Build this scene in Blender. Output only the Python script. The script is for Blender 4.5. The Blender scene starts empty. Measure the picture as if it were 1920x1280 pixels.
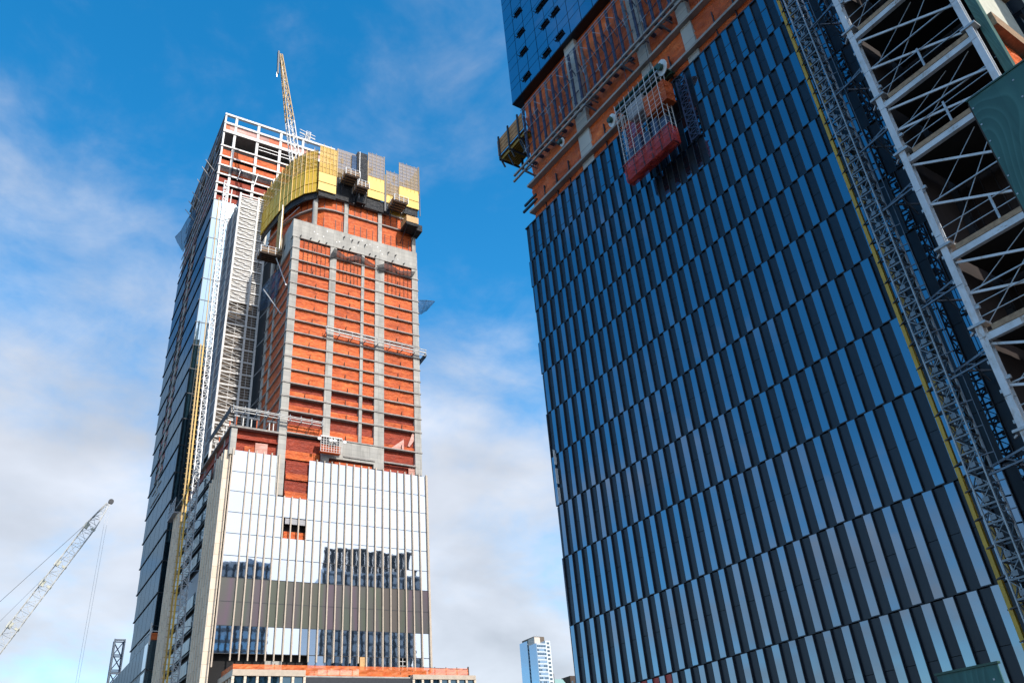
import bpy, math, random
from mathutils import Vector, Matrix, noise
random.seed(7)
C = bpy.context.scene.collection
rad = math.radians

# ------------------------------------------------------------------ camera
CAM_H = 6.0
cam_d = bpy.data.cameras.new("camera"); cam = bpy.data.objects.new("camera", cam_d); C.objects.link(cam)
cam_d.sensor_width = 36.0; cam_d.lens = 28.8
cam_d.clip_start = 0.1; cam_d.clip_end = 20000
R3 = ((0.8434869, -0.2176444, -0.4910812), (-0.5313702, -0.4718418, -0.7035702), (-0.0785846, 0.8543982, -0.5136421))
cam.matrix_world = Matrix(((R3[0][0], R3[0][1], R3[0][2], 0), (R3[1][0], R3[1][1], R3[1][2], 0),
                           (R3[2][0], R3[2][1], R3[2][2], CAM_H), (0, 0, 0, 1)))
bpy.context.scene.camera = cam

# ------------------------------------------------------------------ sun and sky
SUN_EL, SUN_AZ = rad(40), rad(170)           # azimuth clockwise from +Y
sun_dir = Vector((math.sin(SUN_AZ) * math.cos(SUN_EL), math.cos(SUN_AZ) * math.cos(SUN_EL), math.sin(SUN_EL)))
sd = bpy.data.lights.new("sun", 'SUN'); sd.energy = 3.9; sd.angle = rad(0.5); sd.color = (1.0, 0.94, 0.86)
so = bpy.data.objects.new("sun", sd); C.objects.link(so)
so.rotation_euler = sun_dir.to_track_quat('Z', 'Y').to_euler(); so.location = (0, 0, 400)

world = bpy.data.worlds.new("World"); bpy.context.scene.world = world; world.use_nodes = True
wt = world.node_tree; wn = wt.nodes; wl = wt.links; wn.clear()
def N(t, nt=wn, **kw):
    n = nt.new(t)
    for k, v in kw.items(): setattr(n, k, v)
    return n
def mth(nt, lk, op, a, b=None, clamp=False):
    n = nt.new('ShaderNodeMath'); n.operation = op; n.use_clamp = clamp
    for i, x in enumerate((a, b)):
        if x is None: continue
        if isinstance(x, (int, float)): n.inputs[i].default_value = x
        else: lk.new(x, n.inputs[i])
    return n.outputs[0]
wout = N('ShaderNodeOutputWorld'); wbg = N('ShaderNodeBackground')
sky = N('ShaderNodeTexSky'); sky.sky_type = 'NISHITA'; sky.sun_disc = False
sky.sun_elevation = SUN_EL; sky.sun_rotation = SUN_AZ; sky.air_density = 1.0; sky.dust_density = 0.3; sky.ozone_density = 2.5
hsv = N('ShaderNodeHueSaturation'); hsv.inputs['Saturation'].default_value = 1.39; hsv.inputs['Value'].default_value = 1.7
hsv.inputs['Hue'].default_value = 0.49
wl.new(sky.outputs[0], hsv.inputs['Color'])
tc = N('ShaderNodeTexCoord'); sx = N('ShaderNodeSeparateXYZ'); wl.new(tc.outputs['Generated'], sx.inputs[0])
zz = mth(wn, wl, 'ADD', mth(wn, wl, 'MAXIMUM', sx.outputs[2], 0.0), 0.42)
cx = mth(wn, wl, 'DIVIDE', sx.outputs[0], zz); cy = mth(wn, wl, 'DIVIDE', sx.outputs[1], zz)
cc = N('ShaderNodeCombineXYZ'); wl.new(cx, cc.inputs[0]); wl.new(cy, cc.inputs[1]); wl.new(sx.outputs[2], cc.inputs[2])
def wnoise(scale, detail, rough, off, dist=0.0):
    a = N('ShaderNodeVectorMath'); a.operation = 'ADD'; a.inputs[1].default_value = off; wl.new(cc.outputs[0], a.inputs[0])
    n = N('ShaderNodeTexNoise'); n.inputs['Scale'].default_value = scale; n.inputs['Detail'].default_value = detail
    n.inputs['Roughness'].default_value = rough; n.inputs['Distortion'].default_value = dist
    wl.new(a.outputs[0], n.inputs['Vector']); return n.outputs['Fac']
n1 = wnoise(2.1, 8, 0.56, (3.1, 0.4, 0.2), 0.25)
n2 = wnoise(6.5, 6, 0.6, (7.7, 1.0, 2.0), 0.4)
mix = mth(wn, wl, 'ADD', mth(wn, wl, 'MULTIPLY', n1, 0.72), mth(wn, wl, 'MULTIPLY', n2, 0.28))
# more cloud towards the horizon
low = N('ShaderNodeMapRange'); low.inputs['From Min'].default_value = 0.66; low.inputs['From Max'].default_value = 0.05
low.inputs['To Min'].default_value = -0.13; low.inputs['To Max'].default_value = 0.15; wl.new(sx.outputs[2], low.inputs['Value'])
mix = mth(wn, wl, 'ADD', mix, low.outputs[0])
# the cloud deck is broken: a few banks where it is thicker (directions on the sky)
def bank(d, width, amount):
    global mix
    d = Vector(d).normalized()
    dp = N('ShaderNodeVectorMath'); dp.operation = 'DOT_PRODUCT'; dp.inputs[1].default_value = d
    wl.new(tc.outputs['Generated'], dp.inputs[0])
    m = N('ShaderNodeMapRange'); m.interpolation_type = 'SMOOTHSTEP'
    m.inputs['From Min'].default_value = math.cos(rad(width)); m.inputs['From Max'].default_value = 1.0
    m.inputs['To Min'].default_value = 0.0; m.inputs['To Max'].default_value = amount
    wl.new(dp.outputs['Value'], m.inputs['Value']); mix = mth(wn, wl, 'ADD', mix, m.outputs[0])
BANKS = [((0.29, -0.90, 0.32), 50, 0.60), ((0.50, 0.80, 0.30), 20, 0.15), ((0.03, 0.87, 0.47), 22, 0.13), ((0.36, 0.62, 0.69), 16, 0.09), ((0.02, 0.95, 0.3), 16, 0.08), ((0.15, 0.62, 0.77), 26, 0.01), ((-0.78, 0.5, 0.25), 36, -0.05)]
for b_ in BANKS: bank(*b_)
cov = N('ShaderNodeMapRange'); cov.interpolation_type = 'SMOOTHSTEP'
cov.inputs['From Min'].default_value = 0.40; cov.inputs['From Max'].default_value = 0.74
cov.inputs['To Min'].default_value = 0.0; cov.inputs['To Max'].default_value = 0.93
wl.new(mix, cov.inputs['Value'])
# cloud brightness: forward scattering makes cloud round the sun brighter
dp = N('ShaderNodeVectorMath'); dp.operation = 'DOT_PRODUCT'; dp.inputs[1].default_value = sun_dir
wl.new(tc.outputs['Generated'], dp.inputs[0])
fs = N('ShaderNodeMapRange'); fs.inputs['From Min'].default_value = 0.2; fs.inputs['From Max'].default_value = 0.95
fs.inputs['To Min'].default_value = 0.0; fs.inputs['To Max'].default_value = 1.0; wl.new(dp.outputs['Value'], fs.inputs['Value'])
n3 = wnoise(3.4, 5, 0.5, (11.0, 4.0, 5.0), 0.2)
shade = N('ShaderNodeMapRange'); shade.inputs['From Min'].default_value = 0.3; shade.inputs['From Max'].default_value = 0.7
shade.inputs['To Min'].default_value = 3.9; shade.inputs['To Max'].default_value = 6.3; wl.new(n3, shade.inputs['Value'])
cb = mth(wn, wl, 'ADD', shade.outputs[0], mth(wn, wl, 'MULTIPLY', fs.outputs[0], 5.5))
ccol = N('ShaderNodeVectorMath'); ccol.operation = 'SCALE'; ccol.inputs[0].default_value = (0.93, 0.97, 1.06)
wl.new(cb, ccol.inputs['Scale'])
cm = N('ShaderNodeMix'); cm.data_type = 'RGBA'
wl.new(cov.outputs[0], cm.inputs['Factor']); wl.new(hsv.outputs[0], cm.inputs[6]); wl.new(ccol.outputs[0], cm.inputs[7])
wl.new(cm.outputs[2], wbg.inputs['Color']); wbg.inputs['Strength'].default_value = 0.13
wl.new(wbg.outputs[0], wout.inputs[0])

sc = bpy.context.scene
sc.view_settings.view_transform = 'Standard'; sc.view_settings.look = 'None'
sc.view_settings.exposure = 0.3; sc.view_settings.gamma = 1.0
sc.render.engine = 'CYCLES'
sc.cycles.max_bounces = 8; sc.cycles.transparent_max_bounces = 12

# ------------------------------------------------------------------ materials
MATS = {}
class Mt:
    """small wrapper that builds a Principled material with noise on it"""
    def __init__(s, name):
        s.m = bpy.data.materials.new(name); s.m.use_nodes = True; s.t = s.m.node_tree; s.n = s.t.nodes; s.l = s.t.links
        s.b = s.n['Principled BSDF']; s.o = s.n['Material Output']; MATS[name] = s.m
        g = s.n.new('ShaderNodeNewGeometry'); s.pos = g.outputs['Position']; s.geo = g
    def noise(s, scale, detail=4, rough=0.55, vec=None, dist=0.0):
        n = s.n.new('ShaderNodeTexNoise'); n.inputs['Scale'].default_value = scale; n.inputs['Detail'].default_value = detail
        n.inputs['Roughness'].default_value = rough; n.inputs['Distortion'].default_value = dist
        s.l.new(vec or s.pos, n.inputs['Vector']); return n.outputs['Fac']
    def scalev(s, v, vec=None):
        m = s.n.new('ShaderNodeVectorMath'); m.operation = 'MULTIPLY'; m.inputs[1].default_value = v
        s.l.new(vec or s.pos, m.inputs[0]); return m.outputs[0]
    def wall(s):
        x = s.n.new('ShaderNodeSeparateXYZ'); s.l.new(s.pos, x.inputs[0])
        a = mth(s.n, s.l, 'ADD', x.outputs[0], x.outputs[1])
        c = s.n.new('ShaderNodeCombineXYZ'); s.l.new(a, c.inputs[0]); s.l.new(x.outputs[2], c.inputs[1]); return c.outputs[0]
    def ramp(s, fac, stops):
        r = s.n.new('ShaderNodeValToRGB'); e = r.color_ramp.elements
        while len(e) < len(stops): e.new(0.5)
        for i, (p, c) in enumerate(stops): e[i].position = p; e[i].color = (*c, 1)
        s.l.new(fac, r.inputs[0]); return r.outputs[0]
    def mul(s, a, b, f=1.0):
        m = s.n.new('ShaderNodeMix'); m.data_type = 'RGBA'; m.blend_type = 'MULTIPLY'; m.inputs['Factor'].default_value = f
        s.l.new(a, m.inputs[6]); s.l.new(b, m.inputs[7]); return m.outputs[2]
    def set(s, color=None, rough=0.6, metal=0.0, spec=0.5):
        if color is not None:
            if isinstance(color, tuple): s.b.inputs['Base Color'].default_value = (*color, 1)
            else: s.l.new(color, s.b.inputs['Base Color'])
        if isinstance(rough, (int, float)): s.b.inputs['Roughness'].default_value = rough
        else: s.l.new(rough, s.b.inputs['Roughness'])
        s.b.inputs['Metallic'].default_value = metal; s.b.inputs['Specular IOR Level'].default_value = spec
        return s
    def bump(s, h, strength=0.3, dist=0.1):
        b = s.n.new('ShaderNodeBump'); b.inputs['Strength'].default_value = strength; b.inputs['Distance'].default_value = dist
        s.l.new(h, b.inputs['Height']); s.l.new(b.outputs[0], s.b.inputs['Normal']); return b.outputs[0]
    def mesh_alpha(s, fac):
        """fac: opacity socket or number; mixes with Transparent"""
        t = s.n.new('ShaderNodeBsdfTransparent'); m = s.n.new('ShaderNodeMixShader')
        if isinstance(fac, (int, float)): m.inputs[0].default_value = fac
        else: s.l.new(fac, m.inputs[0])
        s.l.new(t.outputs[0], m.inputs[1]); s.l.new(s.b.outputs[0], m.inputs[2]); s.l.new(m.outputs[0], s.o.inputs[0])
def lerp3(a, k): return tuple(x * k for x in a)
def plain(name, col, rough=0.5, metal=0.0, var=0.25, scale=1.5, spec=0.5):
    m = Mt(name); f = m.noise(scale, 5, 0.65)
    m.set(m.ramp(f, [(0.3, lerp3(col, 1 - var)), (0.7, lerp3(col, 1 + var * 0.6))]), rough, metal, spec); return m
# concrete with formwork joints and streaks
def concrete(name, col, bw, bh, joint=0.75):
    m = Mt(name); w = m.wall()
    br = m.n.new('ShaderNodeTexBrick'); m.l.new(w, br.inputs['Vector']); br.offset = 0.0
    br.inputs['Scale'].default_value = 1.0; br.inputs['Brick Width'].default_value = bw; br.inputs['Row Height'].default_value = bh
    br.inputs['Mortar Size'].default_value = 0.035; br.inputs['Mortar Smooth'].default_value = 0.3; br.inputs['Bias'].default_value = 0
    br.inputs['Color1'].default_value = (0.88, 0.88, 0.88, 1); br.inputs['Color2'].default_value = (1.08, 1.07, 1.05, 1)
    br.inputs['Mortar'].default_value = (joint, joint, joint, 1)
    f = m.noise(0.35, 6, 0.6, m.scalev((1, 1, 0.25)))
    c = m.ramp(f, [(0.28, lerp3(col, 0.68)), (0.5, col), (0.75, lerp3(col, 1.16))])
    m.set(m.mul(c, br.outputs[0]), 0.85); m.bump(m.noise(3, 4), 0.15, 0.05); return m
concrete('concrete', (0.41, 0.39, 0.35), 2.4, 1.3, 0.6)
concrete('concrete_dark', (0.20, 0.185, 0.17), 3.0, 1.6)
plain('slab_edge', (0.33, 0.30, 0.27), 0.85, var=0.35, scale=0.8)
# tarpaulins
def tarp(name, c0, c1, c2, al=None, wr=0.9):
    m = Mt(name); f = m.noise(0.55, 5, 0.58, m.scalev((1, 1, 1.8)), 0.8)
    f2 = m.noise(0.23, 3, 0.5)
    c = m.ramp(f, [(0.25, c0), (0.5, c1), (0.78, c2)])
    c = m.mul(c, m.ramp(f2, [(0.3, (0.78, 0.74, 0.7)), (0.65, (1.05, 1.05, 1.0))]))
    x = m.n.new('ShaderNodeSeparateXYZ'); m.l.new(m.pos, x.inputs[0])
    zb = mth(m.n, m.l, 'ADD', mth(m.n, m.l, 'MULTIPLY', x.outputs[2], 0.78), mth(m.n, m.l, 'MULTIPLY', m.noise(0.5, 2), 1.1))
    c = m.mul(c, m.ramp(mth(m.n, m.l, 'FRACT', zb), [(0.0, (0.72, 0.70, 0.68)), (0.06, (1.08, 1.1, 1.12)), (0.45, (1, 1, 1)), (0.9, (0.86, 0.84, 0.82))]))
    oi = m.n.new('ShaderNodeObjectInfo')
    c = m.mul(c, m.ramp(oi.outputs['Random'], [(0.0, (0.80, 0.74, 0.70)), (0.5, (1, 1, 1)), (1.0, (1.12, 1.18, 1.25))]))
    m.set(c, 0.55, spec=0.3); m.bump(m.noise(0.9, 4, 0.55, m.scalev((1, 1, 2.0)), 1.4), wr * .6, 0.6)
    m.b.inputs['Subsurface Weight'].default_value = 0.0
    if al: m.mesh_alpha(al)
    return m
tarp('orange_tarp', (0.44, 0.075, 0.016), (0.65, 0.122, 0.025), (0.80, 0.21, 0.055))
tarp('red_net', (0.22, 0.026, 0.010), (0.32, 0.04, 0.014), (0.40, 0.055, 0.018))
tarp('red_mesh', (0.44, 0.03, 0.02), (0.64, 0.05, 0.03), (0.78, 0.09, 0.05), al=0.6)
tarp('orange_fence', (0.75, 0.13, 0.03), (0.85, 0.2, 0.05), (0.9, 0.3, 0.1), al=0.72, wr=0.4)
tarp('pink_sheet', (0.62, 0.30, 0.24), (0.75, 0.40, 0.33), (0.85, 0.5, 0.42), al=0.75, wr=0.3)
tarp('blue_net', (0.02, 0.06, 0.14), (0.03, 0.09, 0.2), (0.05, 0.12, 0.26), al=0.72)
tarp('dark_net', (0.008, 0.008, 0.010), (0.014, 0.014, 0.017), (0.028, 0.028, 0.032), al=0.8)
tarp('black_wrap', (0.008, 0.009, 0.012), (0.016, 0.017, 0.02), (0.03, 0.03, 0.034))
tarp('mauve_mesh', (0.16, 0.12, 0.12), (0.2, 0.155, 0.155), (0.26, 0.2, 0.2), al=0.9)
# paint and metal
plain('boom_paint', (0.50, 0.50, 0.47), 0.5, var=0.2)
plain('white_steel', (0.62, 0.595, 0.56), 0.5, var=0.25)
m = Mt('pale_steel'); f = m.noise(1.6, 6, 0.65); g2 = m.noise(2.4, 6, 0.7, m.scalev((1, 1, 0.4)))
c = m.ramp(f, [(0.3, (0.46, 0.49, 0.51)), (0.65, (0.62, 0.64, 0.66))])
m.set(m.mul(c, m.ramp(g2, [(0.30, (0.55, 0.36, 0.24)), (0.40, (0.92, 0.88, 0.84)), (0.5, (1, 1, 1))])), 0.45)
plain('galvanised', (0.42, 0.43, 0.44), 0.45, 0.35, var=0.3, scale=3)
plain('mast_grey', (0.20, 0.22, 0.24), 0.45, 0.3, var=0.35, scale=3)
plain('pipe_grey', (0.36, 0.36, 0.35), 0.5, 0.2, var=0.4, scale=1.2)
plain('grey_steel', (0.16, 0.19, 0.23), 0.45, 0.3, var=0.3, scale=4)
plain('dark_steel', (0.030, 0.034, 0.042), 0.5, 0.2, var=0.3, scale=2)
plain('yellow_paint', (0.62, 0.36, 0.03), 0.5, var=0.2)
plain('ochre_paint', (0.42, 0.245, 0.03), 0.5, var=0.25)
plain('blue_steel', (0.050, 0.068, 0.125), 0.5, 0.1, var=0.3, scale=3)
plain('green_steel', (0.02, 0.065, 0.045), 0.5, var=0.3)
plain('red_paint', (0.5, 0.05, 0.03), 0.5, var=0.2)
plain('plank', (0.34, 0.22, 0.13), 0.8, var=0.4, scale=6)
plain('warm_timber', (0.50, 0.24, 0.09), 0.75, var=0.35, scale=2)
plain('timber', (0.62, 0.37, 0.16), 0.75, var=0.3, scale=3)
plain('brown_ply', (0.07, 0.045, 0.032), 0.8, var=0.4, scale=1)
plain('brown_board', (0.15, 0.115, 0.085), 0.8, var=0.35, scale=1.2)
plain('cream_board', (0.60, 0.60, 0.49), 0.7, var=0.18, scale=2)
plain('city_white', (0.62, 0.66, 0.66), 0.6, var=0.1)
plain('white_disc', (0.7, 0.7, 0.68), 0.4, var=0.15, scale=6)
plain('grey_crate', (0.36, 0.35, 0.36), 0.6, var=0.3, scale=4)
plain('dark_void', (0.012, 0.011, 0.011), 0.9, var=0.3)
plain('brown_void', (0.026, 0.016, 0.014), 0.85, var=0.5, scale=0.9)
plain('ground_asphalt', (0.06, 0.06, 0.062), 0.9, var=0.35, scale=0.5)
plain('penthouse', (0.62, 0.53, 0.44), 0.8, var=0.1)
plain('teal_roof', (0.22, 0.38, 0.36), 0.6, var=0.15)
m = Mt('yellow_sheet'); w = m.wall()
wv = m.n.new('ShaderNodeTexWave'); wv.wave_type = 'BANDS'; wv.bands_direction = 'Y'; wv.inputs['Scale'].default_value = 1.4; m.l.new(w, wv.inputs['Vector'])
wv.inputs['Distortion'].default_value = 0.0
f = m.noise(0.5, 5, 0.6)
c = m.ramp(f, [(0.3, (0.70, 0.43, 0.03)), (0.6, (0.80, 0.51, 0.045)), (0.8, (0.84, 0.57, 0.08))])
c = m.mul(c, m.ramp(wv.outputs['Fac'], [(0.0, (0.8, 0.79, 0.75)), (0.25, (1, 1, 1))])); m.set(c, 0.5)
m = Mt('yellow_net'); f = m.noise(0.6, 4)
m.set(m.ramp(f, [(0.3, (0.56, 0.34, 0.03)), (0.7, (0.74, 0.48, 0.06))]), 0.6); m.mesh_alpha(0.68)
m = Mt('grey_net'); m.set((0.42, 0.33, 0.25), 0.7); m.mesh_alpha(0.46)
# green hoarding plywood, swirling grain
m = Mt('green_ply'); sv = m.scalev((1, 1, 0.35))
n_ = m.n.new('ShaderNodeTexNoise'); n_.inputs['Scale'].default_value = 0.9; n_.inputs['Detail'].default_value = 1.0; m.l.new(sv, n_.inputs['Vector'])
k_ = mth(m.n, m.l, 'FRACT', mth(m.n, m.l, 'MULTIPLY', n_.outputs['Fac'], 26.0))
c = m.ramp(k_, [(0.0, (0.026, 0.095, 0.085)), (0.6, (0.031, 0.108, 0.096)), (0.9, (0.046, 0.14, 0.125)), (1.0, (0.029, 0.098, 0.088))])
f = m.noise(0.7, 5); c = m.mul(c, m.ramp(f, [(0.3, (0.72, 0.75, 0.75)), (0.7, (1.15, 1.15, 1.15))]))
st = m.noise(1.0, 5, 0.6, m.scalev((6.0, 6.0, 0.35))); c = m.mul(c, m.ramp(st, [(0.36, (0.74, 0.76, 0.74)), (0.5, (1, 1, 1)), (0.72, (1.12, 1.1, 1.06))])); m.set(c, 0.62)
m.bump(m.noise(9.0, 4, 0.6, m.scalev((1, 1, 0.3))), 0.25, 0.02)
# stone fins
m = Mt('fin_stone'); w = m.wall(); br = m.n.new('ShaderNodeTexBrick'); m.l.new(w, br.inputs['Vector'])
br.inputs['Brick Width'].default_value = 4.0; br.inputs['Row Height'].default_value = 2.6; br.inputs['Scale'].default_value = 1.0
br.inputs['Mortar Size'].default_value = 0.05; br.inputs['Color1'].default_value = (0.70, 0.57, 0.43, 1); br.inputs['Color2'].default_value = (0.78, 0.65, 0.50, 1)
br.inputs['Mortar'].default_value = (0.48, 0.38, 0.28, 1); m.set(br.outputs[0], 0.7)
plain('fin_bronze', (0.52, 0.42, 0.32), 0.5, var=0.15, scale=1)
# louvre band: fine horizontal blades with moire shimmer painted in as purple and green tint
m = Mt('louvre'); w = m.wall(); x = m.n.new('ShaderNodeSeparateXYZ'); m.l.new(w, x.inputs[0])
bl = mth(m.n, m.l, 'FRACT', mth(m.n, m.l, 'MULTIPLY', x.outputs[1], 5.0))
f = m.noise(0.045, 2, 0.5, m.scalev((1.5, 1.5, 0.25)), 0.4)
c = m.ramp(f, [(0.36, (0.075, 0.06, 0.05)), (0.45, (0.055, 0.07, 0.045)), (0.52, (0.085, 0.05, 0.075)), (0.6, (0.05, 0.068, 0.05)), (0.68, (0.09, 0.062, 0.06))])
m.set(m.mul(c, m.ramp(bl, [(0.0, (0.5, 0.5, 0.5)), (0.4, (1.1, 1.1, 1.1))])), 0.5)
# glass
def glass(name, tint, body, fac, wob=0.012, wscale=0.35, rough=0.02):
    m = Mt(name); g = m.n.new('ShaderNodeBsdfGlossy'); g.inputs['Roughness'].default_value = rough; g.inputs['Color'].default_value = (*tint, 1)
    d = m.n.new('ShaderNodeBsdfDiffuse'); f = m.noise(0.8, 3); m.l.new(m.ramp(f, [(0.35, lerp3(body, 0.8)), (0.65, lerp3(body, 1.15))]), d.inputs['Color'])
    b = m.n.new('ShaderNodeBump'); b.inputs['Strength'].default_value = wob; b.inputs['Distance'].default_value = 1.0
    m.l.new(m.noise(wscale, 2, 0.5), b.inputs['Height']); m.l.new(b.outputs[0], g.inputs['Normal'])
    lw = m.n.new('ShaderNodeLayerWeight'); lw.inputs['Blend'].default_value = 0.35
    mr = m.n.new('ShaderNodeMapRange'); mr.inputs['To Min'].default_value = fac; mr.inputs['To Max'].default_value = min(1.0, fac + 0.35)
    m.l.new(lw.outputs['Facing'], mr.inputs['Value'])
    mx = m.n.new('ShaderNodeMixShader'); m.l.new(mr.outputs[0], mx.inputs[0]); m.l.new(d.outputs[0], mx.inputs[1]); m.l.new(g.outputs[0], mx.inputs[2])
    m.l.new(mx.outputs[0], m.o.inputs[0]); return m
glass('blue_glass', (0.34, 0.42, 0.51), (0.014, 0.020, 0.030), 0.50, wob=0.008)
glass('deep_glass', (0.48, 0.60, 0.74), (0.010, 0.020, 0.035), 0.50, wob=0.02)
glass('mirror_glass', (0.80, 0.84, 0.88), (0.02, 0.03, 0.045), 0.78, wob=0.004, wscale=0.35)
glass('pale_glass', (0.58, 0.74, 0.84), (0.05, 0.09, 0.12), 0.70, wob=0.006)
glass('teal_glass', (0.25, 0.38, 0.46), (0.008, 0.022, 0.030), 0.34, wob=0.01)
glass('side_glass', (0.26, 0.36, 0.44), (0.016, 0.028, 0.038), 0.36, wob=0.008)
glass('balcony_glass', (0.55, 0.66, 0.70), (0.05, 0.075, 0.085), 0.25, wob=0.03)
glass('city_glass', (0.6, 0.75, 0.9), (0.06, 0.13, 0.20), 0.4, wob=0.02)
glass('dark_panel', (0.26, 0.29, 0.33), (0.016, 0.019, 0.024), 0.07, rough=0.35)
mm = Mt('lamp_glow'); e = mm.n.new('ShaderNodeEmission'); e.inputs['Color'].default_value = (1.0, 0.75, 0.35, 1); e.inputs['Strength'].default_value = 6
mm.l.new(e.outputs[0], mm.o.inputs[0])

# ------------------------------------------------------------------ frames
class Frame:
    """site grid: a = along the facade, b = second horizontal axis, z = up (site units; k metres per unit)"""
    def __init__(s, ax, bx, b0, k):
        s.A = Vector(ax).normalized(); s.B = Vector(bx).normalized(); s.b0 = b0; s.k = k
        s.zg = -CAM_H / k                      # ground level on this grid
    def w(s, a, b, z):
        return (s.A * a + s.B * (b + s.b0)) * s.k + Vector((0, 0, z * s.k + CAM_H))
RG = Frame((-.0225, 1, 0), (-1, -.0225, 0), -60.0, 0.5)     # right tower: a runs along the face, b = out of the face
LG = Frame((1, -.0225, 0), (.0225, 1, 0), 0.0, 1.25)        # left site: a across, b = depth
FR = [RG]

class MB:
    def __init__(s, fr=None): s.v = []; s.f = []; s.fr = fr or FR[0]
    def each(s, name, mat, parent):
        """every box in it becomes a part of its own (boxes have 8 vertices)"""
        for k in range(0, len(s.v), 8):
            m = MB(s.fr); m.v = s.v[k:k + 8]; m.f = [tuple(i - k for i in f) for f in s.f if k <= f[0] < k + 8]; m.build(name, mat, parent)
    def box(s, a0, a1, b0, b1, z0, z1):
        a0, a1 = sorted((a0, a1)); b0, b1 = sorted((b0, b1)); z0, z1 = sorted((z0, z1))
        n = len(s.v)
        s.v += [(a0, b0, z0), (a1, b0, z0), (a1, b1, z0), (a0, b1, z0), (a0, b0, z1), (a1, b0, z1), (a1, b1, z1), (a0, b1, z1)]
        s.f += [(n, n + 3, n + 2, n + 1), (n + 4, n + 5, n + 6, n + 7), (n, n + 1, n + 5, n + 4), (n + 1, n + 2, n + 6, n + 5),
                (n + 2, n + 3, n + 7, n + 6), (n + 3, n, n + 4, n + 7)]
        return s
    def bar(s, p, q, w, h=None, sides=4, up=None):
        p = Vector(p); q = Vector(q); d = q - p
        if d.length < 1e-6: return s
        d.normalize(); h = w if h is None else h
        u = Vector(up) if up else (Vector((0, 0, 1)) if abs(d.z) < 0.9 else Vector((1, 0, 0)))
        x = d.cross(u).normalized(); y = x.cross(d).normalized(); n = len(s.v)
        for c in (p, q):
            for i in range(sides):
                t = 2 * math.pi * (i + .5) / sides; r = 0.5 / (math.cos(math.pi / sides) if sides == 4 else 1)
                s.v.append(tuple(c + x * (math.cos(t) * w * r) + y * (math.sin(t) * h * r)))
        for i in range(sides):
            j = (i + 1) % sides; s.f.append((n + i, n + j, n + sides + j, n + sides + i))
        s.f.append(tuple(n + i for i in reversed(range(sides)))); s.f.append(tuple(n + sides + i for i in range(sides)))
        return s
    def poly(s, pts):
        n = len(s.v); s.v += [tuple(p) for p in pts]; s.f.append(tuple(range(n, n + len(pts)))); return s
    def sheet(s, fn, nu, nv):
        n = len(s.v)
        for j in range(nv + 1):
            for i in range(nu + 1): s.v.append(tuple(fn(i / nu, j / nv)))
        for j in range(nv):
            for i in range(nu):
                a = n + j * (nu + 1) + i; s.f.append((a, a + 1, a + nu + 2, a + nu + 1))
        return s
    def prism(s, plan, z0, z1):
        """plan: counter-clockwise list of (a, b)"""
        n = len(s.v); k = len(plan)
        s.v += [(a, b, z0) for a, b in plan] + [(a, b, z1) for a, b in plan]
        for i in range(k):
            j = (i + 1) % k; s.f.append((n + i, n + j, n + k + j, n + k + i))
        s.f.append(tuple(n + i for i in reversed(range(k)))); s.f.append(tuple(n + k + i for i in range(k))); return s
    def strip(s, line, z0, z1, t):
        """wall of thickness t along an open plan line"""
        for (a, b) in zip(line[:-1], line[1:]):
            s.bar((a[0], a[1], (z0 + z1) / 2), (b[0], b[1], (z0 + z1) / 2), t, z1 - z0)
        return s
    def disc(s, c, r, t, axis, n=20):
        d = Vector(axis).normalized(); c = Vector(c)
        return s.bar(c - d * t / 2, c + d * t / 2, 2 * r, 2 * r, n)
    def truss(s, p, q, w, n, chord, web, upv, d=None, diag=True):
        """square lattice from p to q"""
        p = Vector(p); q = Vector(q); ax = (q - p).normalized(); x = ax.cross(Vector(upv)).normalized(); y = x.cross(ax)
        w1, w2 = w if isinstance(w, tuple) else (w, w); d1, d2 = (w1, w2) if d is None else (d if isinstance(d, tuple) else (d, d))
        R = []
        for i in range(n + 1):
            t = i / n; c = p.lerp(q, t); hw = (w1 + (w2 - w1) * t) / 2; hd = (d1 + (d2 - d1) * t) / 2
            R.append([c + x * hw + y * hd, c - x * hw + y * hd, c - x * hw - y * hd, c + x * hw - y * hd])
        for k in range(4): s.bar(R[0][k], R[n][k], chord)
        for i in range(n + 1):
            for k in range(4): s.bar(R[i][k], R[i][(k + 1) % 4], web)
            if i < n and diag:
                for k in range(4):
                    a, b = (k, (k + 1) % 4) if i % 2 else ((k + 1) % 4, k)
                    s.bar(R[i][a], R[i + 1][b], web)
        return s
    def build(s, name, mat, parent=None, smooth=False, label=None):
        off = WORLD_LOC.get(parent.name, Vector((0, 0, 0))) if parent else Vector((0, 0, 0))
        vs = [s.fr.w(*v) - off for v in s.v]
        me = bpy.data.meshes.new(name); me.from_pydata(vs, [], s.f); me.validate()
        me.materials.append(MATS[mat])
        if smooth: me.polygons.foreach_set('use_smooth', [True] * len(me.polygons))
        o = bpy.data.objects.new(name, me); C.objects.link(o)
        if parent: o.parent = parent; WORLD_LOC[o.name] = off
        if label: o['label'] = label
        return o
WORLD_LOC = {}
def thing(name, label, cat, at, group=None, fr=None):
    o = bpy.data.objects.new(name, None); C.objects.link(o); o.empty_display_size = 1
    p = (fr or FR[0]).w(*at); o.location = p; WORLD_LOC[o.name] = p
    o['label'] = label; o['category'] = cat
    if group: o['group'] = group
    return o
def stuff(o): o['kind'] = 'stuff'; return o
def nz(x, y, z=0.0): return noise.noise(Vector((x, y, z)))
def many(cells, name, mat, parent, draw, score, limit=100):
    """one part per cell for the largest in view, the remainder as one part"""
    cells = sorted(cells, key=score); out = []
    for c in cells[:limit]:
        m = MB(); draw(m, c); out.append(m.build(name, mat, parent))
    if len(cells) > limit:
        m = MB()
        for c in cells[limit:]: draw(m, c)
        stuff(m.build(name, mat, parent))
    return out
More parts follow.
